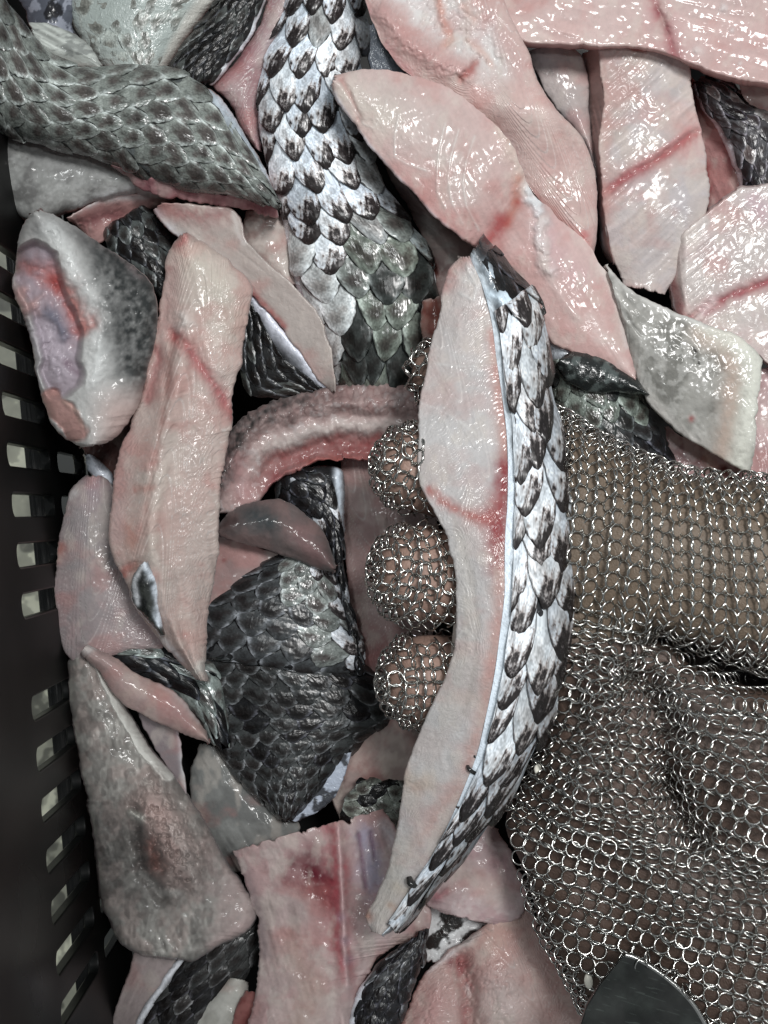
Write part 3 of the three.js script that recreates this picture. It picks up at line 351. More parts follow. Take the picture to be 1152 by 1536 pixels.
q = piece({ name: 'fish_fillet', group: G, label: 'long pinkish fillet lying upright left of the centre, with a red fold near its top', cat: 'fish fillet', sp: 1.9, th: 20, r: 13, jag: 1.5,
  L: [[271, 352], [250, 385], [246, 430], [236, 480], [222, 540], [214, 585], [195, 640], [175, 690], [167, 750], [165, 800], [172, 845], [188, 875], [205, 915], [232, 952], [268, 990], [296, 1022]], R: [[282, 350], [305, 365], [342, 392], [375, 425], [371, 480], [364, 535], [350, 590], [350, 635], [335, 700], [330, 770], [326, 850], [313, 920], [309, 980], [311, 1024]],
  H: (u, v) => 84 + 5 * dome(v) - 10 * ss(0.6, 1, u) + 3 * Math.exp(-Math.pow((v - 0.35) / 0.12, 2)) * ss(0.1, 0.3, u), c: [210, 186, 172], fib: { a: 80, l: 60, w: 5, k: 0.07, d: 0.2 }, myo: { x: 270, y: 600, a: 100, sp: 38, cur: -18, al: 0.5 }, mot: [{ s: 50, c: [212, 170, 156], a: 0.5 }], lump: 0.8,
  st: [{ p: [[300, 395], [330, 430], [345, 480]], w: 36, c: [216, 206, 186], a: 0.8 }, { p: [[258, 395], [250, 470], [235, 540]], w: 15, c: [206, 164, 154], a: 0.7, d: -0.8 }, { p: [[232, 525], [238, 540], [222, 600]], w: 9, c: [176, 92, 96], a: 0.6, d: -1 }, { p: [[262, 490], [258, 520], [252, 560], [242, 640], [226, 720], [214, 800]], w: 5, c: [176, 120, 108], a: 0.45, d: -0.6, n: 0.7 },
    { p: [[262, 500], [280, 520], [305, 555], [330, 590], [350, 625]], w: 11, c: [190, 92, 94], a: 0.8, d: -1.5 }, { p: [[258, 505], [268, 512]], w: 8, c: [168, 42, 44], a: 0.75, d: -0.8 }, { p: [[272, 472], [280, 482], [268, 490]], w: 8, c: [236, 224, 212], a: 0.8, d: 1.6, n: 0.7 }, { p: [[278, 355], [270, 366]], w: 9, c: [206, 122, 116], a: 0.8, d: 0.8 }, { p: [[275, 380], [300, 370]], w: 10, c: [222, 176, 160], a: 0.5 },
    { p: [[205, 733], [228, 732]], w: 7, c: [186, 90, 76], a: 0.7 }, { p: [[190, 790], [200, 815], [205, 850]], w: 11, c: [200, 126, 104], a: 0.6 }, { p: [[186, 860], [196, 845]], w: 8, c: [196, 84, 70], a: 0.7 }, { p: [[205, 835]], w: 12, c: [226, 200, 186], a: 0.7, d: 1.2 }, { p: [[248, 700], [232, 780], [225, 860]], w: 9, c: [224, 206, 188], a: 0.6, d: 0.7 }, { p: [[190, 640], [180, 720], [176, 800]], w: 16, c: [196, 156, 150], a: 0.6 }, { p: [[290, 1008], [305, 1000]], w: 12, c: [232, 224, 210], a: 0.9, d: 0.8, n: 0.8 }, { p: [[280, 950], [305, 965]], w: 13, c: [206, 152, 138], a: 0.5, n: 0.6 }, { p: [[240, 955], [272, 990]], w: 6, c: [214, 214, 214], a: 0.7 }], side: whiteSkinSide });
piece({ into: q.root, part: 'skin', mat: skinMat, sp: 2, th: 4, r: 5, plabel: 'small patch of black skin with a white border', L: [[214, 843], [200, 868], [202, 905], [225, 935], [243, 952]], R: [[219, 842], [232, 865], [238, 905], [242, 930], [248, 952]], H: (u, v) => 90 + 2 * dome(v) - 7.5 * u, c: [46, 48, 44], lump: 1.2, mot: [{ s: 12, c: [16, 17, 18], a: 0.8 }], st: [{ p: [[216, 845], [234, 872], [238, 905], [240, 935]], w: 6, c: [206, 214, 220], a: 1, n: 0.7 }, { p: [[214, 846], [201, 872], [206, 905]], w: 4, c: [206, 206, 206], a: 0.8 }], side: () => [190, 190, 192] });
q = piece({ name: 'fish_fillet', group: G, label: 'thin grey pink fillet with black skin under a white margin, behind the long upright fillet', cat: 'fish fillet', sp: 2.1, th: 12, r: 9, L: [[228, 315], [260, 350], [310, 390], [370, 436], [402, 468], [440, 515], [480, 572], [497, 588]], R: [[240, 304], [290, 307], [350, 317], [372, 362], [402, 396], [440, 428], [478, 474], [499, 538], [503, 588]], H: (u, v) => 71 + 4 * v - 2 * u, c: [196, 182, 170], fib: { a: 38, l: 90, w: 6, k: 0.1, d: 0.2 }, st: [{ p: [[240, 312], [300, 325], [340, 322]], w: 16, c: [168, 92, 92], a: 0.6 }, { p: [[232, 318], [262, 350], [310, 390]], w: 8, c: [228, 224, 226], a: 0.85 }, { p: [[375, 436], [400, 462], [425, 490]], w: 6, c: [184, 88, 84], a: 0.75 }, { p: [[350, 320], [358, 350], [366, 365]], w: 4, c: [234, 226, 216], a: 0.7 }, { p: [[445, 520], [480, 565]], w: 7, c: [206, 160, 150], a: 0.5 }], side: pinkSide });
piece({ into: q.root, part: 'skin', skin: true, sp: 2.6, th: 8, r: 10, L: [[352, 440], [358, 490], [360, 550], [376, 590], [430, 596], [492, 590]], R: [[374, 436], [404, 470], [432, 505], [458, 535], [482, 565], [500, 588]], H: (u, v) => 62 + 7 * v, c: [26, 27, 27], st: [{ p: [[372, 440], [404, 474], [432, 508], [460, 540], [494, 584]], w: 13, c: [216, 218, 226], a: 1, n: 0.55, d: 0.5 }], side: greySide,
  scales: { nu: 8, nv: 4, v1: 0.74, raise: 0.4, kind: (x, y, u, v, r) => r < 0.7 ? 'black' : 'dark', tone: (x, y, u, v, r) => { const g = 0.8 + 0.8 * r; return [g, g * 1.02, g * 0.95]; } } });
piece({ name: 'fish_skin_piece', group: G, label: 'small dark ridged skin piece between the collar and the thin grey fillet', cat: 'fish piece', skin: true, sp: 3, th: 12, r: 16, L: [[158, 345], [162, 372], [188, 405], [235, 445]], R: [[216, 308], [240, 338], [262, 380], [264, 445]], H: (u, v) => 60 + 6 * dome(v), c: [34, 36, 36], scales: { nu: 7, nv: 4, raise: 0.5, long: 1.6, kind: (x, y, u, v, r) => r < 0.5 ? 'dark' : 'black', tone: (x, y, u, v, r) => { const g = 0.9 + 0.8 * r; return [g, g * 1.04, g]; } }, side: pinkSide });
piece({ name: 'fish_flesh_scrap', group: G, label: 'crinkled cream scrap in the gap left of the upright silver skin', cat: 'fish piece', sp: 2.2, th: 12, r: 9, L: [[368, 318], [368, 365], [398, 402], [432, 428]], R: [[402, 314], [428, 330], [436, 372], [446, 428]], H: (u, v) => 62 + 3 * dome(v), c: [214, 200, 186], lump: 2.2, mot: [{ s: 16, c: [178, 142, 132], a: 0.6 }], side: pinkSide });
// centre left: arched lip piece, gill flap and slivers
piece({ name: 'fish_jaw_piece', group: G, label: 'arched grey and pink piece with a pale rim, reaching under the gloved fingertips', cat: 'fish piece', part: 'skin', sp: 2.0, th: 20, r: 14, jag: 2.6, L: [[322, 735], [334, 670], [370, 622], [420, 596], [480, 583], [540, 577], [600, 578], [660, 582]], R: [[330, 772], [385, 756], [420, 716], [460, 700], [510, 687], [560, 694], [600, 692], [660, 692]], je: 6, H: (u, v) => 68 - 2 * v, c: [190, 160, 152], lump: 2.2,
  fn: (x, y, u, v, t, ink) => { const w = v + 0.22 * (fbm(x / 34, y / 34) - 0.5) * ss(0, 0.15, v), on = ss(0.12, 0.4, u), n = fbm(x / 7, y / 7); ink(lin3([58, 54, 52]), ss(0.42, 0.15, w + 0.3 * (fbm(x / 14, y / 14) - 0.5)) * ss(600, 400, x) * clamp(0.2 + 1.1 * n)); ink(lin3([222, 206, 194]), 0.75 * Math.exp(-Math.pow((w - 0.56) / 0.1, 2)) * on * (0.4 + n)); ink(lin3([176, 92, 88]), ss(0.62, 0.72, w) * (0.4 + 0.6 * n) * on); ink(lin3([112, 40, 44]), ss(0.72, 0.86, w) * ss(0.95, 0.88, w) * 0.6 * n * on); return 3.5 * Math.exp(-Math.pow((w - 0.24) / 0.16, 2)) + on * (1.1 * Math.exp(-Math.pow((w - 0.53) / 0.09, 2)) - 4 * ss(0.58, 0.8, w) * ss(1, 0.9, w)); },
  mot: [{ s: 22, c: [162, 122, 116], a: 0.6 }, { s: 8, c: [214, 206, 200], a: 0.4, lo: 0.54 }], web: { s: 12, c: [140, 96, 92], a: 0.4, d: 0.3, m: (x, y, u, v) => ss(0.5, 0.3, v) }, st: [{ p: [[465, 695], [500, 690], [545, 698]], w: 7, c: [206, 92, 66], a: 0.75, d: 0.5 }, { p: [[405, 735], [415, 715]], w: 10, c: [146, 52, 66], a: 0.7 }, { p: [[350, 700], [365, 740]], w: 22, c: [206, 150, 146], a: 0.6 }], side: pinkSide });
piece({ name: 'fish_flesh_scrap', group: G, label: 'upright grey pink flesh seen in the gap left of the gloved fingertips', cat: 'fish piece', sp: 2.3, th: 16, r: 10, L: [[513, 690], [512, 760], [520, 850], [532, 940], [550, 1000], [600, 1070]], R: [[610, 680], [650, 760], [660, 850], [650, 940], [650, 1020], [670, 1080]], H: (u, v) => 52 + 4 * dome(v), c: [196, 168, 160], myo: { x: 560, y: 820, a: 70, sp: 44, cur: 20, al: 0.4 }, mot: [{ s: 50, c: [164, 126, 120], a: 0.6 }], st: [{ p: [[575, 780], [580, 830]], w: 7, c: [226, 204, 190], a: 0.5, d: 1.2 }, { p: [[555, 990], [600, 960]], w: 18, c: [150, 78, 76], a: 0.6 }], side: pinkSide });
piece({ name: 'fish_skin_strip', group: G, label: 'narrow black scaly strip with a white margin, standing left of the middle fingertip', cat: 'fish piece', skin: true, sp: 2.4, th: 14, r: 10, L: [[415, 728], [428, 765], [480, 800], [506, 860], [520, 940], [534, 1008]], R: [[470, 700], [512, 706], [516, 780], [516, 860], [531, 930], [546, 1008]], H: (u, v) => 60 + 4 * dome(v) - 3 * u, c: [30, 31, 32], st: [{ p: [[508, 706], [512, 780], [514, 860], [528, 930], [544, 1008]], w: 6, c: [222, 232, 240], a: 1, n: 0.4, d: 0.5 }, { p: [[440, 715], [480, 722]], w: 8, c: [206, 210, 214], a: 0.7, n: 0.9 }],
  scales: { nu: 14, nv: 3, v1: 0.78, raise: 0.9, jit: 0.4, long: 1.4, kind: (x, y, u, v, r) => r < 0.55 ? 'black' : r < 0.8 ? 'white' : 'dark', tone: (x, y, u, v, r) => { const g = 0.6 + 0.5 * r; return [g, g, g * 1.03]; } }, side: pinkSide });
q = piece({ name: 'gill_flap', group: G, label: 'brownish grey gill flap with a dark blue grey end, above the black scales', cat: 'fish piece', part: 'skin', sp: 2.0, th: 5, r: 7, L: [[325, 790], [350, 767], [385, 751], [420, 751], [457, 770], [484, 798], [505, 852]], R: [[329, 801], [360, 816], [400, 826], [440, 838], [470, 850], [490, 858], [504, 861]], H: (u, v) => 69 + 5 * dome(v), c: [118, 104, 100], lump: 1, fib: { a: 30, l: 70, w: 6, k: 0.14, d: 0.3 }, mot: [{ s: 30, c: [150, 118, 112], a: 0.6 }], st: [{ p: [[378, 775], [405, 785]], w: 22, c: [54, 66, 68], a: 0.85 }, { p: [[332, 792], [352, 780]], w: 12, c: [66, 46, 44], a: 0.8 }, { p: [[330, 801], [370, 820], [420, 833]], w: 4, c: [186, 156, 148], a: 0.8 }, { p: [[450, 800], [480, 840]], w: 16, c: [150, 110, 108], a: 0.6 }], side: () => [150, 118, 112] });
piece({ name: 'fish_flesh_scrap', group: G, label: 'dull pinkish flesh under the gill flap, right of the long upright fillet', cat: 'fish piece', sp: 2.4, th: 12, r: 8, L: [[322, 796], [314, 850], [304, 890], [306, 915]], R: [[440, 838], [410, 860], [370, 880], [330, 910]], H: (u, v) => 60, c: [170, 140, 134], fib: { a: 60, l: 60, w: 8, k: 0.1, d: 0.2 }, st: [{ p: [[336, 840]], w: 4, c: [130, 60, 56], a: 0.7 }], side: pinkSide });
// the dark scaly heap below
piece({ name: 'fish_skin_piece', group: G, label: 'smaller black skin piece with lighter grey scales, just below the gill flap', cat: 'fish piece', skin: true, sp: 3, th: 12, r: 16, L: [[430, 822], [372, 860], [330, 890], [308, 918], [304, 985]], R: [[492, 842], [516, 890], [532, 940], [548, 985], [520, 1015]], H: (u, v) => 60 + 6 * dome(v), c: [24, 25, 27],
  scales: { nu: 7, nv: 5, raise: 0.5, long: 1.15, dome: 0.8, kind: (x, y, u, v, r) => { const l = ss(420, 520, x - (y - 900) * 0.4); return l > 0.75 && r < 0.6 ? 'white' : l + r * 0.5 > 0.62 ? 'grey' : 'dark'; }, tone: (x, y, u, v, r) => { const g = 0.75 + 0.3 * r; return [g, g, g * 1.03]; } }, side: pinkSide });
q = piece({ name: 'fish_skin_piece', group: G, label: 'large black piece of skin with rounded charcoal scales, centre left under the fingertips', cat: 'fish piece', skin: true, sp: 3, th: 16, r: 22, L: [[312, 955], [300, 1020], [310, 1080], [330, 1130], [360, 1172], [395, 1206], [420, 1230]], R: [[515, 980], [562, 1010], [587, 1045], [590, 1080], [548, 1112], [502, 1166], [440, 1230]], H: (u, v) => 56 + 7 * dome(v) - 4 * u, c: [20, 20, 22],
  scales: { nu: 14, nv: 7, raise: 0.4, long: 1.15, dome: 0.7, jit: 0.28, kind: (x, y, u, v, r) => r < 0.75 ? 'dark' : 'black', tone: (x, y, u, v, r) => { const g = (0.6 + 0.5 * r) * (0.6 + 0.9 * fbm(x / 60, y / 60)); return [g, g * 0.99, g * 0.98]; } }, side: pinkSide });
piece({ into: q.root, part: 'skin_margin', mat: skinMat, sp: 2.2, th: 5, r: 5, plabel: 'bluish white margin with dark spots', L: [[508, 1132], [480, 1168], [450, 1198], [424, 1226]], R: [[528, 1128], [508, 1186], [492, 1206], [446, 1234]], H: (u, v) => 56 - 4 * u, c: [158, 166, 178], mot: [{ s: 18, c: [26, 26, 28], a: 0.9, lo: 0.55, hi: 0.62 }], side: () => [170, 176, 184] });
piece({ name: 'fish_skin_piece', group: G, label: 'glossy bluish black wing of skin with big wet scales above the folded flesh flap', cat: 'fish piece', skin: true, sp: 3, th: 10, r: 12, L: [[122, 970], [160, 1000], [205, 1022], [262, 1048], [310, 1088], [332, 1122]], R: [[165, 962], [232, 955], [292, 985], [324, 1005], [334, 1050], [342, 1115]], H: (u, v) => 58 + 4 * dome(v), c: [22, 24, 26], scales: { nu: 7, nv: 3, raise: 0.9, dome: 2, jit: 0.3, long: 1.3, kind: (x, y, u, v, r) => r < 0.7 ? 'black' : 'grey', tone: (x, y, u, v, r) => { const g = 0.7 + 0.6 * r; return [g * 0.94, g, g * 1.02]; } }, side: greySide });
piece({ name: 'fish_fillet', group: G, label: 'thin greyish translucent fillet beside the crate slots, left of the long upright fillet', cat: 'fish fillet', sp: 2.1, th: 12, r: 8, L: [[128, 714], [106, 738], [98, 770], [88, 810], [83, 870], [87, 930], [95, 975], [108, 992]], R: [[152, 714], [172, 735], [175, 790], [188, 860], [215, 915], [246, 955], [246, 968], [182, 982]], H: (u, v) => 62 + 3 * dome(v), c: [178, 162, 158], myo: { x: 150, y: 850, a: 100, sp: 40, cur: 16, al: 0.35 }, mot: [{ s: 60, c: [186, 152, 150], a: 0.6 }, { s: 26, c: [160, 154, 152], a: 0.5 }], st: [{ p: [[92, 822], [86, 835]], w: 9, c: [196, 120, 104], a: 0.8 }, { p: [[104, 745], [112, 738]], w: 6, c: [226, 220, 214], a: 0.8 }, { p: [[140, 730]], w: 22, c: [186, 150, 156], a: 0.6 }], side: greySide });
piece({ name: 'fish_belly_piece', group: G, label: 'large mottled belly piece with a pinkish lump, beside the lower crate wall', cat: 'fish piece', part: 'skin', sp: 2.0, th: 24, r: 26, jag: 1.2, L: [[110, 976], [103, 1000], [105, 1050], [115, 1110], [130, 1190], [145, 1280], [155, 1350], [182, 1412], [215, 1432]], R: [[152, 985], [178, 1040], [217, 1110], [254, 1156], [286, 1200], [306, 1236], [342, 1297], [384, 1376], [290, 1440]], H: (u, v, x, y) => 57 + 8 * dome(mix(v, 0.6, 0.3)) + 3 * u, flare: 3,
  c: [192, 186, 174], lump: 1.3, web: { s: 9, sy: 14, c: [84, 76, 70], a: 0.34, d: 0.02, w: 0.75, v: 0.1 }, fib: { a: 70, l: 24, w: 7, k: 0.22, d: 0.4 }, mot: [{ s: 24, c: [206, 176, 164], a: 0.5 }, { s: 9, sy: 15, c: [96, 90, 86], a: 0.42, lo: 0.5, hi: 0.64, o: 2 }],
  fn: (x, y, u, v, t, ink) => { const k = ss(0, 90, (y - 1150) * 0.9 - (x - 150) * 0.55 + 60 * (fbm(x / 22, y / 22) - 0.5)) * 0.62; ink(lin3([40, 40, 40]), k * clamp(0.3 + 1.1 * fbm(x / 8, y / 8)) * ss(1460, 1300, y + (x - 200) * 0.4)); ink(lin3([206, 176, 168]), ss(290, 360, x + (fbm(x / 15, y / 15) - 0.5) * 60) * 0.6); },
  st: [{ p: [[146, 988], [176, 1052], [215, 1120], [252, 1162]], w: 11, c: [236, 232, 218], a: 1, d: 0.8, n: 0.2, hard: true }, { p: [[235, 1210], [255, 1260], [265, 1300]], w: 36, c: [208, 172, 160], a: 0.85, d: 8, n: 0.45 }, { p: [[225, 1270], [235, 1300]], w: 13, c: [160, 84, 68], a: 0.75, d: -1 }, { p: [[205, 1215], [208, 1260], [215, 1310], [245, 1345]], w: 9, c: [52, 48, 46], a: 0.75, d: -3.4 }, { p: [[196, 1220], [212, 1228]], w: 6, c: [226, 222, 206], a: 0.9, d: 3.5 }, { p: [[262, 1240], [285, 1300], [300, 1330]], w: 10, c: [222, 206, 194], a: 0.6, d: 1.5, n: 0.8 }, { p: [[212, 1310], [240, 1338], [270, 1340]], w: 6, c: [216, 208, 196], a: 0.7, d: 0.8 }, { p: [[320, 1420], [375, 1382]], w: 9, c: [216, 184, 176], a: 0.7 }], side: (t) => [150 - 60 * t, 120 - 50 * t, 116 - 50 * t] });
q = piece({ name: 'fish_flesh_scrap', group: G, label: 'folded pink grey flesh flap lying over the top of the mottled belly piece', cat: 'fish piece', sp: 2.1, th: 8, r: 8, L: [[118, 978], [150, 1006], [166, 1036], [200, 1066], [242, 1086], [300, 1110], [314, 1116]], R: [[130, 968], [172, 985], [205, 1010], [243, 1026], [272, 1046], [297, 1080], [316, 1112]], H: (u, v) => 70 + 3 * dome(v) - 4 * u, c: [186, 156, 148], fib: { a: 30, l: 60, w: 7, k: 0.12, d: 0.25 }, mot: [{ s: 30, c: [206, 178, 162], a: 0.6 }], st: [{ p: [[240, 1027], [272, 1048], [298, 1082]], w: 4, c: [226, 212, 204], a: 0.8 }, { p: [[230, 1040], [290, 1095]], w: 14, c: [176, 112, 108], a: 0.5 }, { p: [[120, 978], [135, 970]], w: 9, c: [234, 228, 220], a: 0.9, d: 1, n: 0.8 }], side: pinkSide });
piece({ into: q.root, part: 'flesh_fold', sp: 2.3, th: 12, r: 6, L: [[205, 1066], [226, 1112], [252, 1154], [278, 1198]], R: [[262, 1082], [270, 1112], [274, 1152], [282, 1200]], H: (u, v) => 58 - 3 * u, c: [150, 136, 136], st: [{ p: [[264, 1085], [270, 1112], [275, 1160], [280, 1196]], w: 4, c: [214, 212, 212], a: 0.9 }], side: greySide });
piece({ name: 'fish_flesh_scrap', group: G, label: 'grey green triangle of flesh between the black scales and the mottled belly piece', cat: 'fish piece', sp: 2.3, th: 14, r: 10, L: [[300, 1112], [286, 1160], [288, 1212], [318, 1262], [350, 1310]], R: [[330, 1122], [372, 1165], [404, 1205], [450, 1240], [400, 1300]], H: (u, v) => 46 + 3 * dome(v), c: [142, 142, 136], mot: [{ s: 30, c: [110, 110, 106], a: 0.6 }], fib: { a: 60, l: 40, w: 6, k: 0.12, d: 0.3 }, side: greySide });
// the bottom
piece({ name: 'fish_fillet', group: G, label: 'ragged pink fillet with a dark red blotch and a raised seam at the bottom centre', cat: 'fish fillet', sp: 1.9, th: 22, r: 12, jag: 2.2, je: 20, wet: 0.11, L: [[349, 1274], [362, 1310], [378, 1350], [390, 1400], [392, 1440], [382, 1490], [365, 1570]], R: [[575, 1212], [600, 1250], [615, 1300], [636, 1340], [647, 1390], [562, 1442], [530, 1570]], H: (u, v, x, y) => 62 + 6 * dome(v) + 2.5 * Math.exp(-Math.pow((x - 505 - (y - 1240) * 0.05) / 12, 2)), c: [204, 176, 168], lump: 1.5, fib: { a: 75, l: 60, w: 7, k: 0.12, d: 0.4 }, mot: [{ s: 50, c: [204, 156, 152], a: 0.6 }, { s: 22, c: [222, 204, 192], a: 0.5, lo: 0.55 }],
  st: [{ p: [[462, 1300], [478, 1322], [490, 1345]], w: 27, c: [108, 24, 40], a: 1, d: -1, n: 0.8 }, { p: [[430, 1320], [460, 1330]], w: 12, c: [140, 60, 66], a: 0.6, n: 0.7 }, { p: [[500, 1235], [505, 1300], [505, 1360], [510, 1420], [520, 1460]], w: 15, c: [190, 78, 86], a: 0.8, n: 0.7 }, { p: [[508, 1240], [513, 1330], [517, 1420], [522, 1480]], w: 4, c: [232, 196, 190], a: 0.8, d: 1 }, { p: [[545, 1250], [555, 1290], [558, 1330]], w: 17, c: [186, 180, 204], a: 0.8, d: -0.8, n: 0.6 }, { p: [[538, 1250], [545, 1300], [548, 1330]], w: 4, c: [132, 84, 108], a: 0.7, d: -0.8 }, { p: [[556, 1248], [562, 1290]], w: 3, c: [120, 80, 110], a: 0.6, d: -0.6 }, { p: [[575, 1235], [592, 1262]], w: 10, c: [226, 214, 214], a: 0.8, d: 0.8 }, { p: [[498, 1225], [488, 1240]], w: 13, c: [190, 96, 102], a: 0.6 },
    ...[[512, 1376], [518, 1412], [523, 1440]].map((p) => ({ p: [p], w: 8, c: [176, 140, 150], a: 0.8, d: -1.2, n: 0.2 })), { p: [[440, 1420], [470, 1480], [450, 1540]], w: 26, c: [196, 160, 142], a: 0.6 }, { p: [[356, 1280], [372, 1320], [388, 1370], [398, 1430]], w: 9, c: [150, 132, 132], a: 0.6 }, { p: [[600, 1360], [570, 1420], [545, 1470]], w: 16, c: [222, 196, 190], a: 0.6 }], side: (t, u, v) => v < 0.05 ? (t < 0.3 ? [170, 170, 176] : [20, 21, 23]) : pinkSide(t) });
q = piece({ name: 'fish_skin_strip', group: G, label: 'dark striped skin strip with a white line, below the large mottled belly piece', cat: 'fish piece', skin: true, sp: 2.6, th: 14, r: 8, L: [[280, 1425], [240, 1474], [206, 1530], [190, 1580]], R: [[405, 1375], [388, 1430], [345, 1500], [295, 1580]], H: (u, v) => 46 + 3 * dome(v), c: [40, 36, 35], st: [{ p: [[280, 1428], [242, 1474], [208, 1530], [192, 1580]], w: 8, c: [226, 226, 228], a: 1, n: 0.3, d: 0.6 }],
  scales: { nu: 9, nv: 4, v0: 0.12, raise: 0.5, long: 1.7, kind: (x, y, u, v, r) => r < 0.6 ? 'dark' : 'black', tone: (x, y, u, v, r) => { const g = 0.7 + 0.5 * r; return [g * 1.04, g * 0.98, g * 0.95]; } }, side: greySide });
piece({ into: q.root, part: 'flesh_face', sp: 2.3, th: 14, r: 8, open: 'r', L: [[205, 1415], [186, 1480], [166, 1536], [150, 1580]], R: [[284, 1426], [243, 1474], [208, 1530], [192, 1580]], H: (u, v) => 40 + 5 * v, c: [190, 170, 164], fib: { a: 115, l: 60, w: 6, k: 0.08, d: 0.2 }, side: greySide });
piece({ name: 'fish_flesh_scrap', group: G, label: 'cream flesh scrap at the bottom edge beside the dark striped skin strip', cat: 'fish piece', sp: 2.3, th: 12, r: 9, L: [[345, 1468], [305, 1512], [270, 1580]], R: [[372, 1470], [372, 1512], [352, 1580]], H: (u, v) => 48 + 3 * dome(v), c: [206, 202, 188], lump: 1.6, mot: [{ s: 22, c: [170, 166, 152], a: 0.6 }], side: greySide });
piece({ name: 'fish_flesh_scrap', group: G, label: 'small red pink flesh scrap at the bottom edge, left of the ragged fillet', cat: 'fish piece', sp: 2.3, th: 12, r: 10, L: [[368, 1486], [352, 1520], [345, 1580]], R: [[394, 1490], [402, 1520], [410, 1580]], H: (u, v) => 52 + 3 * dome(v), c: [186, 116, 108], mot: [{ s: 22, c: [140, 60, 58], a: 0.6 }], side: pinkSide });
piece({ name: 'fish_skin_piece', group: G, label: 'black brown skin piece at the bottom edge, right of the ragged fillet', cat: 'fish piece', skin: true, sp: 2.6, th: 14, r: 9, L: [[622, 1408], [566, 1446], [535, 1490], [515, 1580]], R: [[642, 1392], [637, 1430], [616, 1490], [588, 1580]], H: (u, v) => 66 + 3 * dome(v), c: [26, 25, 25], st: [{ p: [[545, 1470], [530, 1510], [518, 1570]], w: 11, c: [216, 218, 222], a: 1, n: 0.7, d: 0.4 }], scales: { nu: 9, nv: 4, v0: 0.1, raise: 0.5, jit: 0.3, kind: (x, y, u, v, r) => r < 0.6 ? 'black' : 'dark', tone: (x, y, u, v, r) => { const g = 0.8 + 0.8 * r; return [g * 1.03, g * 0.98, g]; } }, side: pinkSide });
piece({ name: 'fish_fillet', group: G, label: 'rounded pink fillet with a red cleft at the bottom edge, left of the glove', cat: 'fish fillet', sp: 2.0, th: 20, r: 16, jag: 1.4, L: [[712, 1398], [645, 1452], [618, 1495], [585, 1590]], R: [[790, 1340], [815, 1400], [858, 1465], [905, 1590]], H: (u, v, x, y) => 60 + 6 * dome(v), c: [212, 176, 164], lump: 0.9, mot: [{ s: 60, c: [208, 158, 146], a: 0.6 }], myo: { x: 770, y: 1450, a: 60, sp: 30, cur: 30, al: 0.35 }, st: [{ p: [[692, 1442], [702, 1480], [706, 1530], [700, 1580]], w: 15, c: [164, 48, 56], a: 0.7, d: -4 }, { p: [[680, 1440], [698, 1452]], w: 10, c: [140, 40, 50], a: 0.7 }, { p: [[640, 1456], [680, 1428], [718, 1400]], w: 5, c: [236, 222, 216], a: 0.85, d: 0.4 }, { p: [[745, 1470], [760, 1510]], w: 34, c: [222, 200, 190], a: 0.7, d: 2.5 }, { p: [[650, 1500], [640, 1540]], w: 28, c: [210, 150, 144], a: 0.6, d: 2 }, { p: [[700, 1478], [704, 1492]], w: 4, c: [236, 214, 206], a: 0.7 }, { p: [[760, 1370], [740, 1420]], w: 24, c: [216, 182, 160], a: 0.5 }], side: pinkSide });
piece({ name: 'fish_flesh_scrap', group: G, label: 'wet pink grey flesh behind the tail end of the held strip, left of the glove', cat: 'fish piece', sp: 2.1, th: 16, r: 12, jag: 2, L: [[700, 1225], [668, 1268], [640, 1312], [636, 1345], [660, 1372]], R: [[742, 1238], [776, 1300], [792, 1350], [778, 1378], [740, 1388]], H: (u, v) => 66 + 4 * dome(v), c: [206, 176, 172], lump: 1.4, mot: [{ s: 34, c: [196, 150, 152], a: 0.6 }, { s: 16, c: [226, 206, 200], a: 0.5, lo: 0.54 }], st: [{ p: [[640, 1330], [655, 1345], [672, 1338]], w: 7, c: [186, 110, 116], a: 0.7, d: 1, n: 0.8 }, { p: [[690, 1310], [740, 1340]], w: 22, c: [220, 196, 176], a: 0.5 }], side: pinkSide });
piece({ name: 'fish_skin_piece', group: G, label: 'small scrap of mottled black and white skin below the tail end of the held strip', cat: 'fish piece', part: 'skin', mat: skinMat, sp: 2.1, th: 10, r: 8, L: [[646, 1345], [636, 1390], [630, 1445]], R: [[770, 1350], [755, 1395], [700, 1440]], H: (u, v) => 54 + 2 * dome(v), c: [36, 33, 31], lump: 1.4, mot: [{ s: 30, c: [196, 196, 192], a: 0.9, lo: 0.55, hi: 0.62 }], side: greySide });
piece({ name: 'fish_flesh_scrap', group: G, label: 'dull brownish pink flesh between the black scales and the lower half of the held strip', cat: 'fish piece', sp: 2.2, th: 14, r: 9, L: [[530, 1080], [508, 1135], [498, 1190], [515, 1240]], R: [[670, 1050], [660, 1150], [640, 1200], [620, 1260]], H: (u, v) => 50 + 3 * dome(v), c: [176, 152, 142], mot: [{ s: 34, c: [126, 100, 94], a: 0.7 }, { s: 26, c: [200, 182, 166], a: 0.6, lo: 0.55 }], st: [{ p: [[520, 1195], [560, 1180]], w: 12, c: [90, 44, 44], a: 0.7 }], side: pinkSide });
piece({ name: 'fish_skin_piece', group: G, label: 'small black scaly scrap above the ragged bottom fillet, left of the held strip', cat: 'fish piece', skin: true, sp: 2.6, th: 8, r: 9, L: [[540, 1168], [520, 1200], [512, 1225]], R: [[608, 1170], [604, 1205], [612, 1260]], H: (u, v) => 58 + 2 * dome(v), c: [30, 29, 28], scales: { nu: 4, nv: 3, raise: 0.4, kind: (x, y, u, v, r) => r < 0.5 ? 'black' : 'grey', tone: (x, y, u, v, r) => { const g = 0.5 + 0.4 * r; return [g, g, g * 0.95]; } }, side: pinkSide });
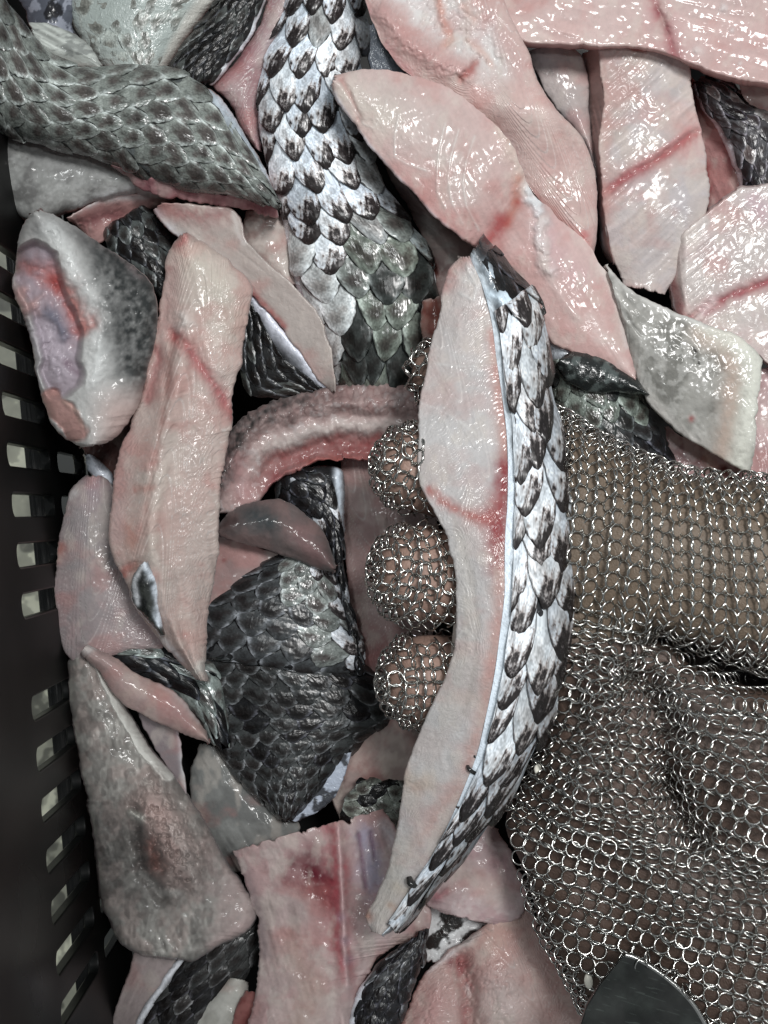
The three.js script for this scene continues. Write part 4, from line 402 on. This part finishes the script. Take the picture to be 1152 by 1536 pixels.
piece({ name: 'fish_skin_scrap', group: G, label: 'small bluish white scrap of skin between the collar and the thin greyish fillet', cat: 'fish piece', part: 'skin', mat: skinMat, sp: 2.2, th: 6, r: 5, L: [[126, 678], [130, 702], [145, 722], [160, 740]], R: [[140, 684], [158, 698], [170, 715], [172, 740]], H: (u, v) => 58 + 3 * dome(v), c: [196, 200, 206], mot: [{ s: 12, c: [96, 98, 106], a: 0.6 }], side: greySide });
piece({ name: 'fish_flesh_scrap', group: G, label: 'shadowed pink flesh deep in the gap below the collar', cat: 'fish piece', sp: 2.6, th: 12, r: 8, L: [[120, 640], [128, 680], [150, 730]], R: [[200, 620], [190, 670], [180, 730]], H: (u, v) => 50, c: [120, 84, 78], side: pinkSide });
piece({ name: 'fish_skin_scrap', group: G, label: 'bluish white sliver with a black edge, right of the upright silver white skin', cat: 'fish piece', part: 'skin', mat: skinMat, sp: 2.3, th: 10, r: 8, L: [[548, 40], [550, 70], [556, 100], [565, 130]], R: [[562, 36], [585, 75], [612, 108], [625, 130]], H: (u, v) => 64, c: [166, 172, 182], st: [{ p: [[566, 50], [590, 85], [612, 112]], w: 9, c: [16, 17, 19], a: 1, n: 0.6 }], side: () => [24, 24, 26] });

// the strip that the hand holds up
const stripH = (u) => L3(106, 121, 100, u) + 3 * Math.sin(u * 3.1);
const divL = [[704, 384], [722, 425], [737, 480], [745, 540], [754, 600], [760, 650], [762, 700], [761, 760], [758, 800], [757, 850], [757, 890], [750, 950], [742, 1010], [730, 1070], [716, 1130], [700, 1172], [680, 1220], [650, 1280], [620, 1325], [590, 1380], [572, 1402]];
const held = piece({ name: 'fish_strip', label: 'long curved strip of white flesh and silver black skin held up by the gloved hand', cat: 'fish strip', sp: 1.8, th: 11, r: 9, jag: 1.0, jr: 0, open: 'r', flare: -2, blush: 0.22,
  L: [[690, 384], [670, 412], [659, 470], [641, 540], [631, 600], [627, 660], [630, 722], [650, 768], [668, 800], [680, 850], [684, 900], [682, 960], [671, 1010], [641, 1070], [621, 1120], [608, 1160], [601, 1200], [597, 1240], [589, 1275], [575, 1320], [561, 1352], [547, 1374], [560, 1398]], R: divL,
  H: (u, v) => stripH(u) - 4 * (1 - v) + 1 * dome(v), c: [210, 204, 198], fib: { a: 85, l: 80, w: 8, k: 0.05, d: 0.12 }, myo: { x: 690, y: 600, a: 70, sp: 40, cur: 30, al: 0.6, d: 0.16 }, mot: [{ s: 60, c: [206, 186, 176], a: 0.5 }],
  st: [{ p: [[695, 388], [678, 405], [668, 425]], w: 14, c: [200, 138, 128], a: 0.8 }, { p: [[700, 400], [715, 430], [710, 450], [690, 440]], w: 3, c: [228, 222, 214], a: 0.6, d: 0.3 }, { p: [[738, 500], [746, 560], [756, 640], [760, 700]], w: 11, c: [206, 142, 126], a: 0.75, n: 0.25 }, { p: [[645, 735], [668, 755], [700, 772], [735, 780]], w: 9, c: [192, 100, 88], a: 0.75, n: 0.5 }, { p: [[757, 700], [752, 760], [745, 800], [752, 850]], w: 19, c: [156, 44, 52], a: 0.95, n: 0.4 }, { p: [[730, 775], [748, 760]], w: 16, c: [176, 82, 78], a: 0.6 }, { p: [[752, 860], [748, 930], [735, 1010], [722, 1080], [700, 1150]], w: 13, c: [208, 156, 142], a: 0.75, n: 0.3 }, { p: [[690, 1180], [650, 1230], [630, 1260]], w: 18, c: [212, 168, 152], a: 0.6 },
    { p: [[632, 605], [660, 615], [690, 632], [712, 650]], w: 2, c: [236, 232, 224], a: 0.5, d: 0.12 }, { p: [[665, 630], [690, 680], [705, 730]], w: 2, c: [232, 226, 216], a: 0.4, d: 0.1 }, { p: [[650, 545], [690, 550], [735, 548]], w: 2.2, c: [230, 226, 218], a: 0.4, d: 0.2 }, { p: [[680, 780], [705, 860], [715, 930], [712, 1000], [695, 1070]], w: 6, c: [192, 180, 168], a: 0.5, d: -0.2, n: 0.6 }, { p: [[690, 800], [700, 880], [700, 960], [680, 1040]], w: 12, c: [216, 208, 196], a: 0.6 }, { p: [[608, 1165], [625, 1180], [640, 1175]], w: 16, c: [206, 180, 152], a: 0.6 }, { p: [[600, 1210], [640, 1205]], w: 6, c: [214, 206, 196], a: 0.6 }, { p: [[600, 1270], [590, 1320], [570, 1370]], w: 18, c: [214, 206, 190], a: 0.6 }, { p: [[548, 1366], [552, 1376]], w: 8, c: [186, 120, 92], a: 0.7, d: -0.7 }, { p: [[585, 1358], [592, 1364]], w: 6, c: [196, 156, 130], a: 0.6 }, { p: [[610, 1338], [595, 1330]], w: 10, c: [206, 190, 166], a: 0.6 }], side: (t) => [204, 186, 172] });
const stripSkin = piece({ into: held.root, part: 'skin', skin: true, sp: 2.2, th: 10, r: 9, jag: 0.8, jl: 0, open: 'l', L: divL,
  R: [[724, 350], [748, 378], [778, 412], [801, 442], [813, 470], [817, 520], [826, 580], [839, 640], [851, 700], [856, 760], [857, 830], [856, 900], [849, 960], [840, 1010], [825, 1070], [805, 1120], [780, 1165], [745, 1220], [715, 1255], [670, 1310], [640, 1340], [605, 1385], [574, 1404]],
  H: (u, v) => stripH(u) + 0.2 - 7 * v * v + 2.5 * dome(v), c: [38, 38, 40], st: [{ p: divL, w: 8, c: [226, 236, 240], a: 1, n: 0.6, d: 0.2 }, { p: divL.slice(6, 20), w: 24, c: [224, 234, 240], a: 1, n: 0.45 }, { p: [[722, 440], [745, 445], [790, 450]], w: 12, c: [196, 212, 220], a: 0.95, n: 0.8, d: 0.9 }, { p: [[730, 400], [748, 425]], w: 10, c: [186, 200, 208], a: 0.8, n: 0.9, d: 0.6 }], side: (t) => t < 0.5 ? [28, 30, 32] : [190, 190, 190],
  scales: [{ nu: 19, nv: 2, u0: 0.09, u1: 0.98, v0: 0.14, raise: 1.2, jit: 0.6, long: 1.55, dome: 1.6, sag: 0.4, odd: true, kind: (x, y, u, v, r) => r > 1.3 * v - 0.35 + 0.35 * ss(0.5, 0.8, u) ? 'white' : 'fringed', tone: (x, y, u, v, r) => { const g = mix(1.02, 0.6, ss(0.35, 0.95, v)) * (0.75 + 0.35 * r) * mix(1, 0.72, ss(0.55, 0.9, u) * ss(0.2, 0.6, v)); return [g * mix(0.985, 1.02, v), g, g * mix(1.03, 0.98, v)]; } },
    { nu: 3, nv: 2, u0: 0.02, u1: 0.11, v0: 0.34, raise: 0.4, dome: 0.5, jit: 0.3, long: 1.2, kind: (x, y, u, v, r) => 'black', tone: (x, y, u, v, r) => { const g = 0.8 + 0.3 * r; return [g, g, g]; } }] });
function curl(pts, r) {                                  // torn shreds of dark skin standing up from the strip
  const c = new THREE.CatmullRomCurve3(pts.map(([x, y, h]) => P(x, y, h).sub(held.root.position)));
  const g = new THREE.TubeGeometry(c, 18, r / 1000, 6); g.deleteAttribute('uv');
  g.setAttribute('color', new THREE.BufferAttribute(new Float32Array(g.attributes.position.count * 3).fill(0.02), 3)); g.setAttribute('uv', new THREE.BufferAttribute(new Float32Array(g.attributes.position.count * 2), 2));
  part('skin_shred', g, skinMat, held.root);
}
curl([[706, 1128, 112], [712, 1134, 115], [722, 1138, 113], [730, 1136, 110]], 0.5);
curl([[700, 1144, 112], [704, 1154, 115], [714, 1160, 114], [726, 1158, 110]], 0.6);
curl([[686, 1210, 110], [696, 1215, 112], [710, 1212, 109]], 0.5);
curl([[752, 882, 120], [756, 894, 123], [766, 898, 122], [776, 892, 119]], 0.5);
curl([[756, 818, 120], [764, 824, 123], [778, 818, 121]], 0.6);
curl([[614, 1318, 104], [616, 1325, 105.5], [624, 1327, 105], [630, 1320, 103.5]], 1.0);

for (const [x, y, h, k, label] of [[879, 1464, 92, 1, 'small white crumb of fat on the chainmail beside the dark cuff plate'], [806, 1152, 98, 0.8, 'tiny white crumb of fat on the chainmail near the held strip']]) {
  const g = new THREE.IcosahedronGeometry(0.0015 * k, 3), a = g.attributes.position; for (let i = 0; i < a.count; i++) { const f = 0.7 + 0.6 * fbm(a.getX(i) * 900 + x, a.getZ(i) * 900 + a.getY(i) * 700, 2); a.setXYZ(i, a.getX(i) * f * 0.8, a.getY(i) * f * 0.7, a.getZ(i) * f * 1.4); }
  g.computeVertexNormals(); const m = new THREE.Mesh(g, new THREE.MeshPhysicalMaterial({ name: 'fat', color: new THREE.Color(0.72, 0.7, 0.62), roughness: 0.4 })); m.name = numbered('fat_crumb'); m.position.copy(P(x, y, h)); m.castShadow = m.receiveShadow = true; m.userData = { label, category: 'crumb' }; scene.add(m); crumbs.push(m);
}

// ------------------------------------------------------------------ the crate, what it stands on
const plasticTex = dataTexture(256, 256, (x, y) => [255 * (0.5 + 0.6 * (pf(x, y, 6, 5) - 0.5))]);
const crateMat = new THREE.MeshPhysicalMaterial({ name: 'black_plastic', color: new THREE.Color(0.0045, 0.005, 0.005), roughness: 0.8, roughnessMap: wetRough, specularIntensity: 0.35, bumpMap: plasticTex, bumpScale: 0.0006 });
const floorTex = dataTexture(512, 512, (x, y) => { const a = pf(x, y, 40, 3), b = pf(x + 0.37, y, 24, 2), g = 185 + 70 * (a - 0.5) - 70 * ss(0.58, 0.68, b) + 40 * ss(0.6, 0.7, a); return [g * 1.0, g, g * 0.9]; }, true);
floorTex.repeat.set(14, 14);
{
  const A = P(5, 590, 104), B = P(65, 1215, 104), dir = new THREE.Vector3().subVectors(B, A); dir.y = 0; const slope = dir.x / dir.z, x0 = A.x - slope * A.z;   // inner face: x = x0 + slope z
  const ang = Math.atan(slope), base = new THREE.Vector3(x0, -0.004, 0);
  const crate = thing('crate', 'black plastic crate with slotted walls that holds the heap of fish', 'crate', base);
  crate.rotation.y = ang;
  const sh = new THREE.Shape(), ln = 0.26, hh = 0.165; sh.moveTo(-ln, 0); sh.lineTo(ln, 0); sh.lineTo(ln, hh); sh.lineTo(-ln, hh); sh.closePath();
  const slot = (c, y0, y1, w) => { const p = new THREE.Path(), r = w * 0.48; p.moveTo(c - w / 2, y0 + r); p.absarc(c - w / 2 + r, y0 + r, r, Math.PI, 1.5 * Math.PI, false); p.absarc(c + w / 2 - r, y0 + r, r, 1.5 * Math.PI, 0, false); p.absarc(c + w / 2 - r, y1 - r, r, 0, 0.5 * Math.PI, false); p.absarc(c - w / 2 + r, y1 - r, r, 0.5 * Math.PI, Math.PI, false); p.closePath(); sh.holes.push(p); };
  const zAt = (py, mm) => P(0, py, mm).z / Math.cos(ang);
  for (const py of [368, 446, 525, 603, 680, 757, 834, 910, 1065, 1142, 1219, 1296, 1373, 1450, 1527]) slot(-zAt(py, 104), 0.052, 0.104, 0.0072);
  for (const py of [368, 446, 525, 603, 680, 757, 834, 910, 1065, 1142, 1219, 1296, 1373, 1450, 1527]) slot(-zAt(py, 104), 0.003, 0.043, 0.0072);
  const w = new THREE.ExtrudeGeometry(sh, { depth: 0.0022, bevelEnabled: true, bevelSize: 0.0005, bevelThickness: 0.0005, bevelSegments: 2, curveSegments: 6 });
  w.rotateY(Math.PI / 2); w.translate(-0.0032, 0.004, 0);   // its length along z, its thickness towards -x
  part('slotted_wall', w, crateMat, crate);
  const rib = (y, d, t) => { const g = new THREE.BoxGeometry(d, t, 2 * ln); g.translate(-0.0035 - d / 2, y, 0); return g; };
  part('outer_rib', rib(0.0475, 0.006, 0.005), crateMat, crate); part('outer_rib', rib(0.112, 0.006, 0.004), crateMat, crate); part('rim', rib(0.167, 0.012, 0.006), crateMat, crate);
  const g = new THREE.BoxGeometry(0.46, 0.004, 2 * ln); g.translate(0.23, 0.0018, 0); part('crate_floor', g, crateMat, crate);
  const tray = thing('plastic_tray', 'dark plastic tray edge under the crate, seen through its slots', 'tray', new THREE.Vector3(x0, -0.05, 0)); tray.rotation.y = ang;
  const t = new THREE.BoxGeometry(0.62, 0.003, 0.8); t.translate(0.283, -0.0035, 0);
  part('tray_base', t, new THREE.MeshStandardMaterial({ name: 'grey_plastic', color: new THREE.Color(0.05, 0.055, 0.05), roughness: 0.4, bumpMap: plasticTex, bumpScale: 0.001 }), tray);
  const fg = new THREE.PlaneGeometry(3, 3); fg.rotateX(-Math.PI / 2);
  const f = new THREE.Mesh(fg, new THREE.MeshStandardMaterial({ name: 'terrazzo', map: floorTex, roughness: 0.4 })); f.name = 'floor'; f.position.y = -0.055; f.receiveShadow = true; f.userData = { kind: 'structure', label: 'pale speckled floor seen through the crate slots' }; scene.add(f);
}

// ------------------------------------------------------------------ the hand in its chainmail glove
{
  const V = (a) => P(a[0], a[1], a[2]);
  // bones as tapered capsules: [plan x, plan y, height mm, radius mm] at each joint
  const chains = [
    [[664, 562, 92, 8.5], [740, 620, 91, 10], [825, 705, 97, 10], [900, 758, 100, 11], [1010, 830, 100, 15]],
    [[626, 704, 102, 10.8], [735, 735, 93, 11.5], [860, 775, 101, 12], [980, 810, 106, 14], [1120, 830, 108, 16], [1260, 850, 104, 18]],
    [[632, 861, 104, 12.6], [740, 872, 93, 11], [860, 850, 100, 13], [980, 865, 105, 14], [1120, 900, 106, 16], [1260, 930, 100, 18]],
    [[642, 1020, 100, 12], [740, 1012, 92, 10], [860, 968, 98, 12.5], [990, 985, 95, 15]],
    [[812, 1235, 90, 9], [880, 1150, 93, 12], [960, 1080, 94, 15], [1100, 1120, 92, 22], [1280, 1150, 90, 26]],
    [[812, 1235, 90, 9], [880, 1350, 86, 13], [960, 1460, 80, 15], [1020, 1600, 76, 16]],
    [[940, 1220, 90, 17], [1040, 1330, 88, 24], [1130, 1480, 82, 28], [1200, 1620, 78, 30]],
    [[1100, 1120, 92, 22], [1180, 1350, 86, 28], [1260, 1560, 80, 30]],
    [[880, 1000, 90, 9], [885, 1080, 92, 11], [900, 1180, 92, 14]],
  ].map((c) => c.map((j) => ({ p: V(j), r: j[3] / 1000 })));
  const bones = []; for (const c of chains) for (let k = 0; k + 1 < c.length; k++) bones.push([c[k], c[k + 1]]);
  const t1 = new THREE.Vector3(), t2 = new THREE.Vector3();
  const plan = (p) => { const k = S * (CAM_Y - p.y) / REF; return [p.x / k + 576, p.z / k + 768]; };
  const sdf = (p, pad = 0) => {                          // smooth union of the capsules, metres
    let s = 0; const K = mix(1300, 260, ss(700, 850, plan(p)[0]));
    for (const [a, b] of bones) {
      t1.subVectors(b.p, a.p); t2.subVectors(p, a.p); const h = clamp(t1.dot(t2) / t1.lengthSq()); t2.addScaledVector(t1, -h);
      s += Math.exp(-K * (t2.length() - mix(a.r, b.r, h) ));
    }
    let d = -Math.log(Math.max(s, 1e-30)) / K;
    return d - pad;
  };
  // loose folds of the mail over the palm
  const creases = strokes([{ p: [[985, 958], [1040, 985], [1100, 1010], [1200, 1050]], w: 24, d: -11, n: 0.1 }, { p: [[960, 1010], [1000, 1090], [1010, 1180], [1040, 1260]], w: 28, d: -9, n: 0.1 }, { p: [[900, 1010], [905, 1090], [880, 1180]], w: 22, d: 6, n: 0.1 }, { p: [[1060, 1040], [1120, 1130], [1160, 1240]], w: 44, d: 6, n: 0.1 }, { p: [[1020, 1400], [1080, 1380], [1160, 1330]], w: 24, d: 3, n: 0.1 }, { p: [[850, 1240], [960, 1290], [1060, 1300]], w: 36, d: 3, n: 0.1 }]);
  const glove = (p) => { const [x, y] = plan(p); let f = 0; if (x > 800) for (const s of creases) f += s.d * strokeAt(s, x, y); return sdf(p, 0.0006) - f * 0.001 * (p.y > 0.08 ? 1 : 0.3); };
  const grad = (f, p) => { const e = 0.0006, n = new THREE.Vector3(), q = p.clone(); for (const k of ['x', 'y', 'z']) { q[k] = p[k] + e; const a = f(q); q[k] = p[k] - e; n[k] = a - f(q); q[k] = p[k]; } return n.normalize(); };

  const hand = thing('gloved_hand', 'hand in a fine steel chainmail glove gripping the long fish strip from below', 'hand', P(1000, 1100, 60));
  // the hand itself, one continuous surface
  const half = 0.1, mid = P(985, 1080, 92), N = 92, mc = new MarchingCubes(N, new THREE.MeshBasicMaterial(), false, false, 400000);
  mc.isolation = 0; const pt = new THREE.Vector3();
  for (let k = 0; k < N; k++) for (let j = 0; j < N; j++) for (let i = 0; i < N; i++) {
    pt.set(((i - N / 2) / (N / 2)) * half * 1.15 + mid.x, ((j - N / 2) / (N / 2)) * half * 1.15 + mid.y, ((k - N / 2) / (N / 2)) * half * 1.15 + mid.z);
    const [x, y] = plan(pt); let f = 0; if (x > 800 && pt.y > 0.08) for (const s of creases) if (s.d < 0) f += s.d * strokeAt(s, x, y);
    mc.field[i + j * N + k * N * N] = -(sdf(pt, 0) - f * 0.001) * 1000;
  }
  mc.update();
  const hp = new Float32Array(mc.count * 3), hn = new Float32Array(mc.count * 3), hc = new Float32Array(mc.count * 3);
  for (let k = 0; k < mc.count; k++) {
    for (let c = 0; c < 3; c++) { hp[k * 3 + c] = mc.positionArray[k * 3 + c] * half * 1.15 + mid.getComponent(c) - hand.position.getComponent(c); }
    pt.set(hp[k * 3] + hand.position.x, hp[k * 3 + 1] + hand.position.y, hp[k * 3 + 2] + hand.position.z);
    const n = grad(sdf, pt); hn[k * 3] = n.x; hn[k * 3 + 1] = n.y; hn[k * 3 + 2] = n.z;
    const [x, y] = plan(pt), c = lin3(x < 700 ? [142, 112, 97] : y < 960 ? [98, 82, 66] : [76, 58, 48]), m = 0.8 + 0.4 * fbm(x / 14, y / 14); for (let a = 0; a < 3; a++) hc[k * 3 + a] = c[a] * m;
  }
  const hg = new THREE.BufferGeometry(); hg.setAttribute('position', new THREE.BufferAttribute(hp, 3)); hg.setAttribute('normal', new THREE.BufferAttribute(hn, 3)); hg.setAttribute('color', new THREE.BufferAttribute(hc, 3)); hg.setAttribute('uv', new THREE.BufferAttribute(new Float32Array(mc.count * 2).map((_, i) => hp[(i >> 1) * 3 + (i & 1) * 2] / TILE), 2));
  part('hand', hg, new THREE.MeshPhysicalMaterial({ name: 'hand_skin', vertexColors: true, roughness: 0.6, bumpMap: wetBump, bumpScale: 0.0004 }), hand, 'brownish skin seen through the rings');

  // rings
  const steel = new THREE.MeshPhysicalMaterial({ name: 'steel_wire', color: new THREE.Color(0.48, 0.475, 0.455), metalness: 1, roughness: 0.2 });
  const RING = 0.00202, WIRE = 0.00026, ring = new THREE.TorusGeometry(RING, WIRE, 6, 20);
  const rings = [], up = new THREE.Vector3(0, 1, 0);
  const drop = (x, z, y0 = 0.15) => {                    // straight down on to the glove
    const p = new THREE.Vector3(x, y0, z); for (let k = 0; k < 60; k++) { const d = glove(p); if (d < 0.00008) return p; p.y -= Math.max(0.00006, d * 0.8); if (p.y < 0.035) return null; } return p.y > 0.035 ? p : null;
  };
  const addRing = (p, along, n, row, tiltBy = 0.8) => {
    const a = along.clone().addScaledVector(n, -along.dot(n)).normalize(), m = n.clone().applyAxisAngle(a, (row & 1 ? 1 : -1) * tiltBy + (rnd() - 0.5) * 0.3).applyAxisAngle(n, (rnd() - 0.5) * 0.25);
    const q = new THREE.Quaternion().setFromUnitVectors(new THREE.Vector3(0, 0, 1), m).multiply(new THREE.Quaternion().setFromAxisAngle(new THREE.Vector3(0, 0, 1), rnd() * 6.28));
    const M = new THREE.Matrix4().compose(p.clone().addScaledVector(n, 0.0003 + 0.0003 * rnd()), q, new THREE.Vector3(1, 1, 1).multiplyScalar(0.96 + 0.08 * rnd()));
    rings.push({ M, p, show: 0, n });
  };
  // the broad part: rows laid across it, spaced by their length along the surface
  
  const marchPath = (pts, gap, f) => { let prev = null, acc = gap; for (let i = 0; i + 1 < pts.length; i++) { const n = Math.ceil(Math.hypot(pts[i + 1][0] - pts[i][0], pts[i + 1][1] - pts[i][1]) / 1.4); for (let k = 0; k < n; k++) { const x = mix(pts[i][0], pts[i + 1][0], k / n), y = mix(pts[i][1], pts[i + 1][1], k / n), w = P(x, y, 95), p = drop(w.x, w.z); if (!p) { prev = null; acc = gap; continue; } if (prev) acc += Math.min(p.distanceTo(prev), 0.0035); prev = p; if (acc >= gap) { acc = 0; f(p, x, y); } } } };
  const creaseY = (x) => mix(908, 1040, clamp((x - 860) / 320));
  const lay = (spine, angle, below, above, side, COL, ROW) => {
    const rows = []; marchPath(spine, ROW, (p, x, y) => rows.push([x, y]));
    rows.forEach(([x, y], r) => {
      const a = angle(x, y) + 0.16 * (vn(r * 0.21, 4.4) - 0.5), dx = Math.cos(a), dy = Math.sin(a), dir = new THREE.Vector3(dx, 0, dy), o = (r & 1) * 10;
      marchPath([[x - dx * (below - o), y - dy * (below - o)], [x + dx * above, y + dy * above]], COL, (p) => { const [px, py] = plan(p); if (px < 742 || px > 1290 || py > 1640 || (px < 800 && py < 1130) || (py - creaseY(px)) * side < -6 || hash(fl(px), fl(py) + 7) < 0.015) return; const sway = 0.5 * (fbm(px / 60, py / 60, 2) - 0.5); addRing(p, dir.clone().applyAxisAngle(up, -sway), grad(glove, p), r); });
    });
  };
  lay([[800, 850], [900, 838], [1320, 850]], (x) => mix(1.75, 1.45, ss(850, 1150, x)), 300, 220, -1, 0.0038, 0.00245);   // round the fingers
  lay([[915, 880], [940, 960], [960, 1100], [1010, 1350], [1085, 1690]], (x, y) => mix(0.16, 0.3, ss(850, 1150, y)), 240, 400, 1, 0.0037, 0.0024);   // across the palm
  // the fingertips: rows of rings round each finger
  for (const [c, s0] of [[chains[0], 0], [chains[1], 0], [chains[2], 0], [chains[3], 0]]) {
    const a = c[0].p, b = c[1].p, ax = new THREE.Vector3().subVectors(b, a).normalize(), e1 = new THREE.Vector3().crossVectors(ax, up).normalize(), e2 = new THREE.Vector3().crossVectors(e1, ax), L = a.distanceTo(b), r0 = c[0].r;
    let row = 0;
    const shoot = (org, d) => { const p = org.clone().addScaledVector(d, 0.03); for (let k = 0; k < 40; k++) { const q = glove(p); if (q < 0.0001) break; p.addScaledVector(d, -q * 0.9); } return p; };
    for (let s = -r0 * 1.5; s < L; s += 0.0022, row++) {
      const th = s < 0 ? clamp(-s / (r0 * 1.57)) * Math.PI / 2 * 1.0 : 0, rad = Math.max(0.0004, (r0 + 0.001) * Math.cos(th)), n = Math.max(1, Math.round(2 * Math.PI * rad / 0.0035));
      for (let k = 0; k < n; k++) {
        const f = (k + (row & 1) * 0.5) / n * 2 * Math.PI, dir = e1.clone().multiplyScalar(Math.cos(f)).addScaledVector(e2, Math.sin(f)), d = dir.clone().multiplyScalar(Math.cos(th)).addScaledVector(ax, -Math.sin(th)).normalize();
        const p = shoot(s < 0 ? a : a.clone().addScaledVector(ax, s), d), nn = grad(glove, p);
        if (plan(p)[0] > 740) continue;
        addRing(p, new THREE.Vector3().crossVectors(ax, dir), nn, row, 0.72);
      }
    }
  }
  // what shows largest becomes rings of its own, the rest one weave
  for (const r of rings) { const [x, y] = plan(r.p); r.show = r.n.y + (x > 1150 || y > 1535 || (x > 690 && x < 850 && y < 1120) ? -2 : 0) + 0.3 * rnd(); }
  const order = [...rings.keys()].sort((a, b) => rings[b].show - rings[a].show);
  const mail = new THREE.Group(); mail.name = 'chainmail_glove'; hand.add(mail);
  const back = new THREE.Matrix4().makeTranslation(-hand.position.x, -hand.position.y, -hand.position.z), M = new THREE.Matrix4();
  order.slice(0, 300).forEach((k) => { const m = part('ring', ring, steel, mail); m.applyMatrix4(M.multiplyMatrices(back, rings[k].M)); });
  const rest = order.slice(300), im = new THREE.InstancedMesh(ring, steel, rest.length);
  rest.forEach((k, i) => im.setMatrixAt(i, M.multiplyMatrices(back, rings[k].M)));
  im.name = 'ring_weave'; im.userData.kind = 'stuff'; im.castShadow = im.receiveShadow = true; mail.add(im);
  console.log('rings', rings.length);
  for (const m of crumbs) { const p = drop(m.position.x, m.position.z); if (p) m.position.copy(p).addScaledVector(up, 0.0016); }   // the crumbs lie on the mail
  // the dark plate at the cuff
  const sh = new THREE.Shape(), pl = [[880, 1508], [898, 1478], [936, 1431], [950, 1434], [1000, 1466], [1040, 1506], [1075, 1570], [860, 1570]].map(([x, y]) => P(x, y, 112)); pl.forEach((p, i) => i ? sh.lineTo(p.x - hand.position.x, -(p.z - hand.position.z)) : sh.moveTo(p.x - hand.position.x, -(p.z - hand.position.z)));
  const hole = P(958, 1452, 112); { const h = new THREE.Path(); h.absarc(hole.x - hand.position.x, -(hole.z - hand.position.z), 0.0012, 0, 6.283, true); sh.holes.push(h); }
  const plateTex = dataTexture(256, 256, (x, y) => { const g = 20 + 34 * Math.pow(pf(x, y, 7, 5), 2) + (pf(x + 3 * y, y, 30, 1) > 0.86 ? 22 : 0); return [g * 0.95, g * 1.05, g]; }, true), plateRough = dataTexture(256, 256, (x, y) => [0, 255 * clamp(0.35 + 1.1 * pf(x, y, 5, 5)), 0]); plateTex.repeat.set(30, 30); plateRough.repeat.set(22, 22);
  const at = (x, y, mm) => P(x, y, mm).sub(hand.position);
  const rim = new THREE.TubeGeometry(new THREE.CatmullRomCurve3([at(938, 1432, 113.2), at(952, 1436, 113.2), at(1000, 1467, 113.2), at(1040, 1507, 113.2), at(1075, 1571, 113.2)]), 40, 0.0007, 8); part('plate_rim', rim, steel, hand);
  for (const [x, y, a] of [[962, 1446, 0.5], [972, 1440, 1.2], [1006, 1462, 0.4], [1030, 1486, 0.9]]) { const m = part('plate_ring', ring, steel, hand); m.position.copy(at(x, y, 113)); m.rotation.set(-1.57 + 0.8 * Math.sin(a * 5), a, 0.3); }
  const pg = new THREE.ExtrudeGeometry(sh, { depth: 0.0014, bevelEnabled: true, bevelSize: 0.0003, bevelThickness: 0.0003, bevelSegments: 2 }); pg.rotateX(-Math.PI / 2); pg.translate(0, 0.112 - hand.position.y, 0);
  part('cuff_plate', pg, new THREE.MeshPhysicalMaterial({ name: 'dark_plate', map: plateTex, metalness: 0.2, roughness: 0.36, roughnessMap: plateRough, bumpMap: plasticTex, bumpScale: 0.0006 }), hand, 'dark plate with a bright edge at the cuff');
}
renderer.render(scene, camera);
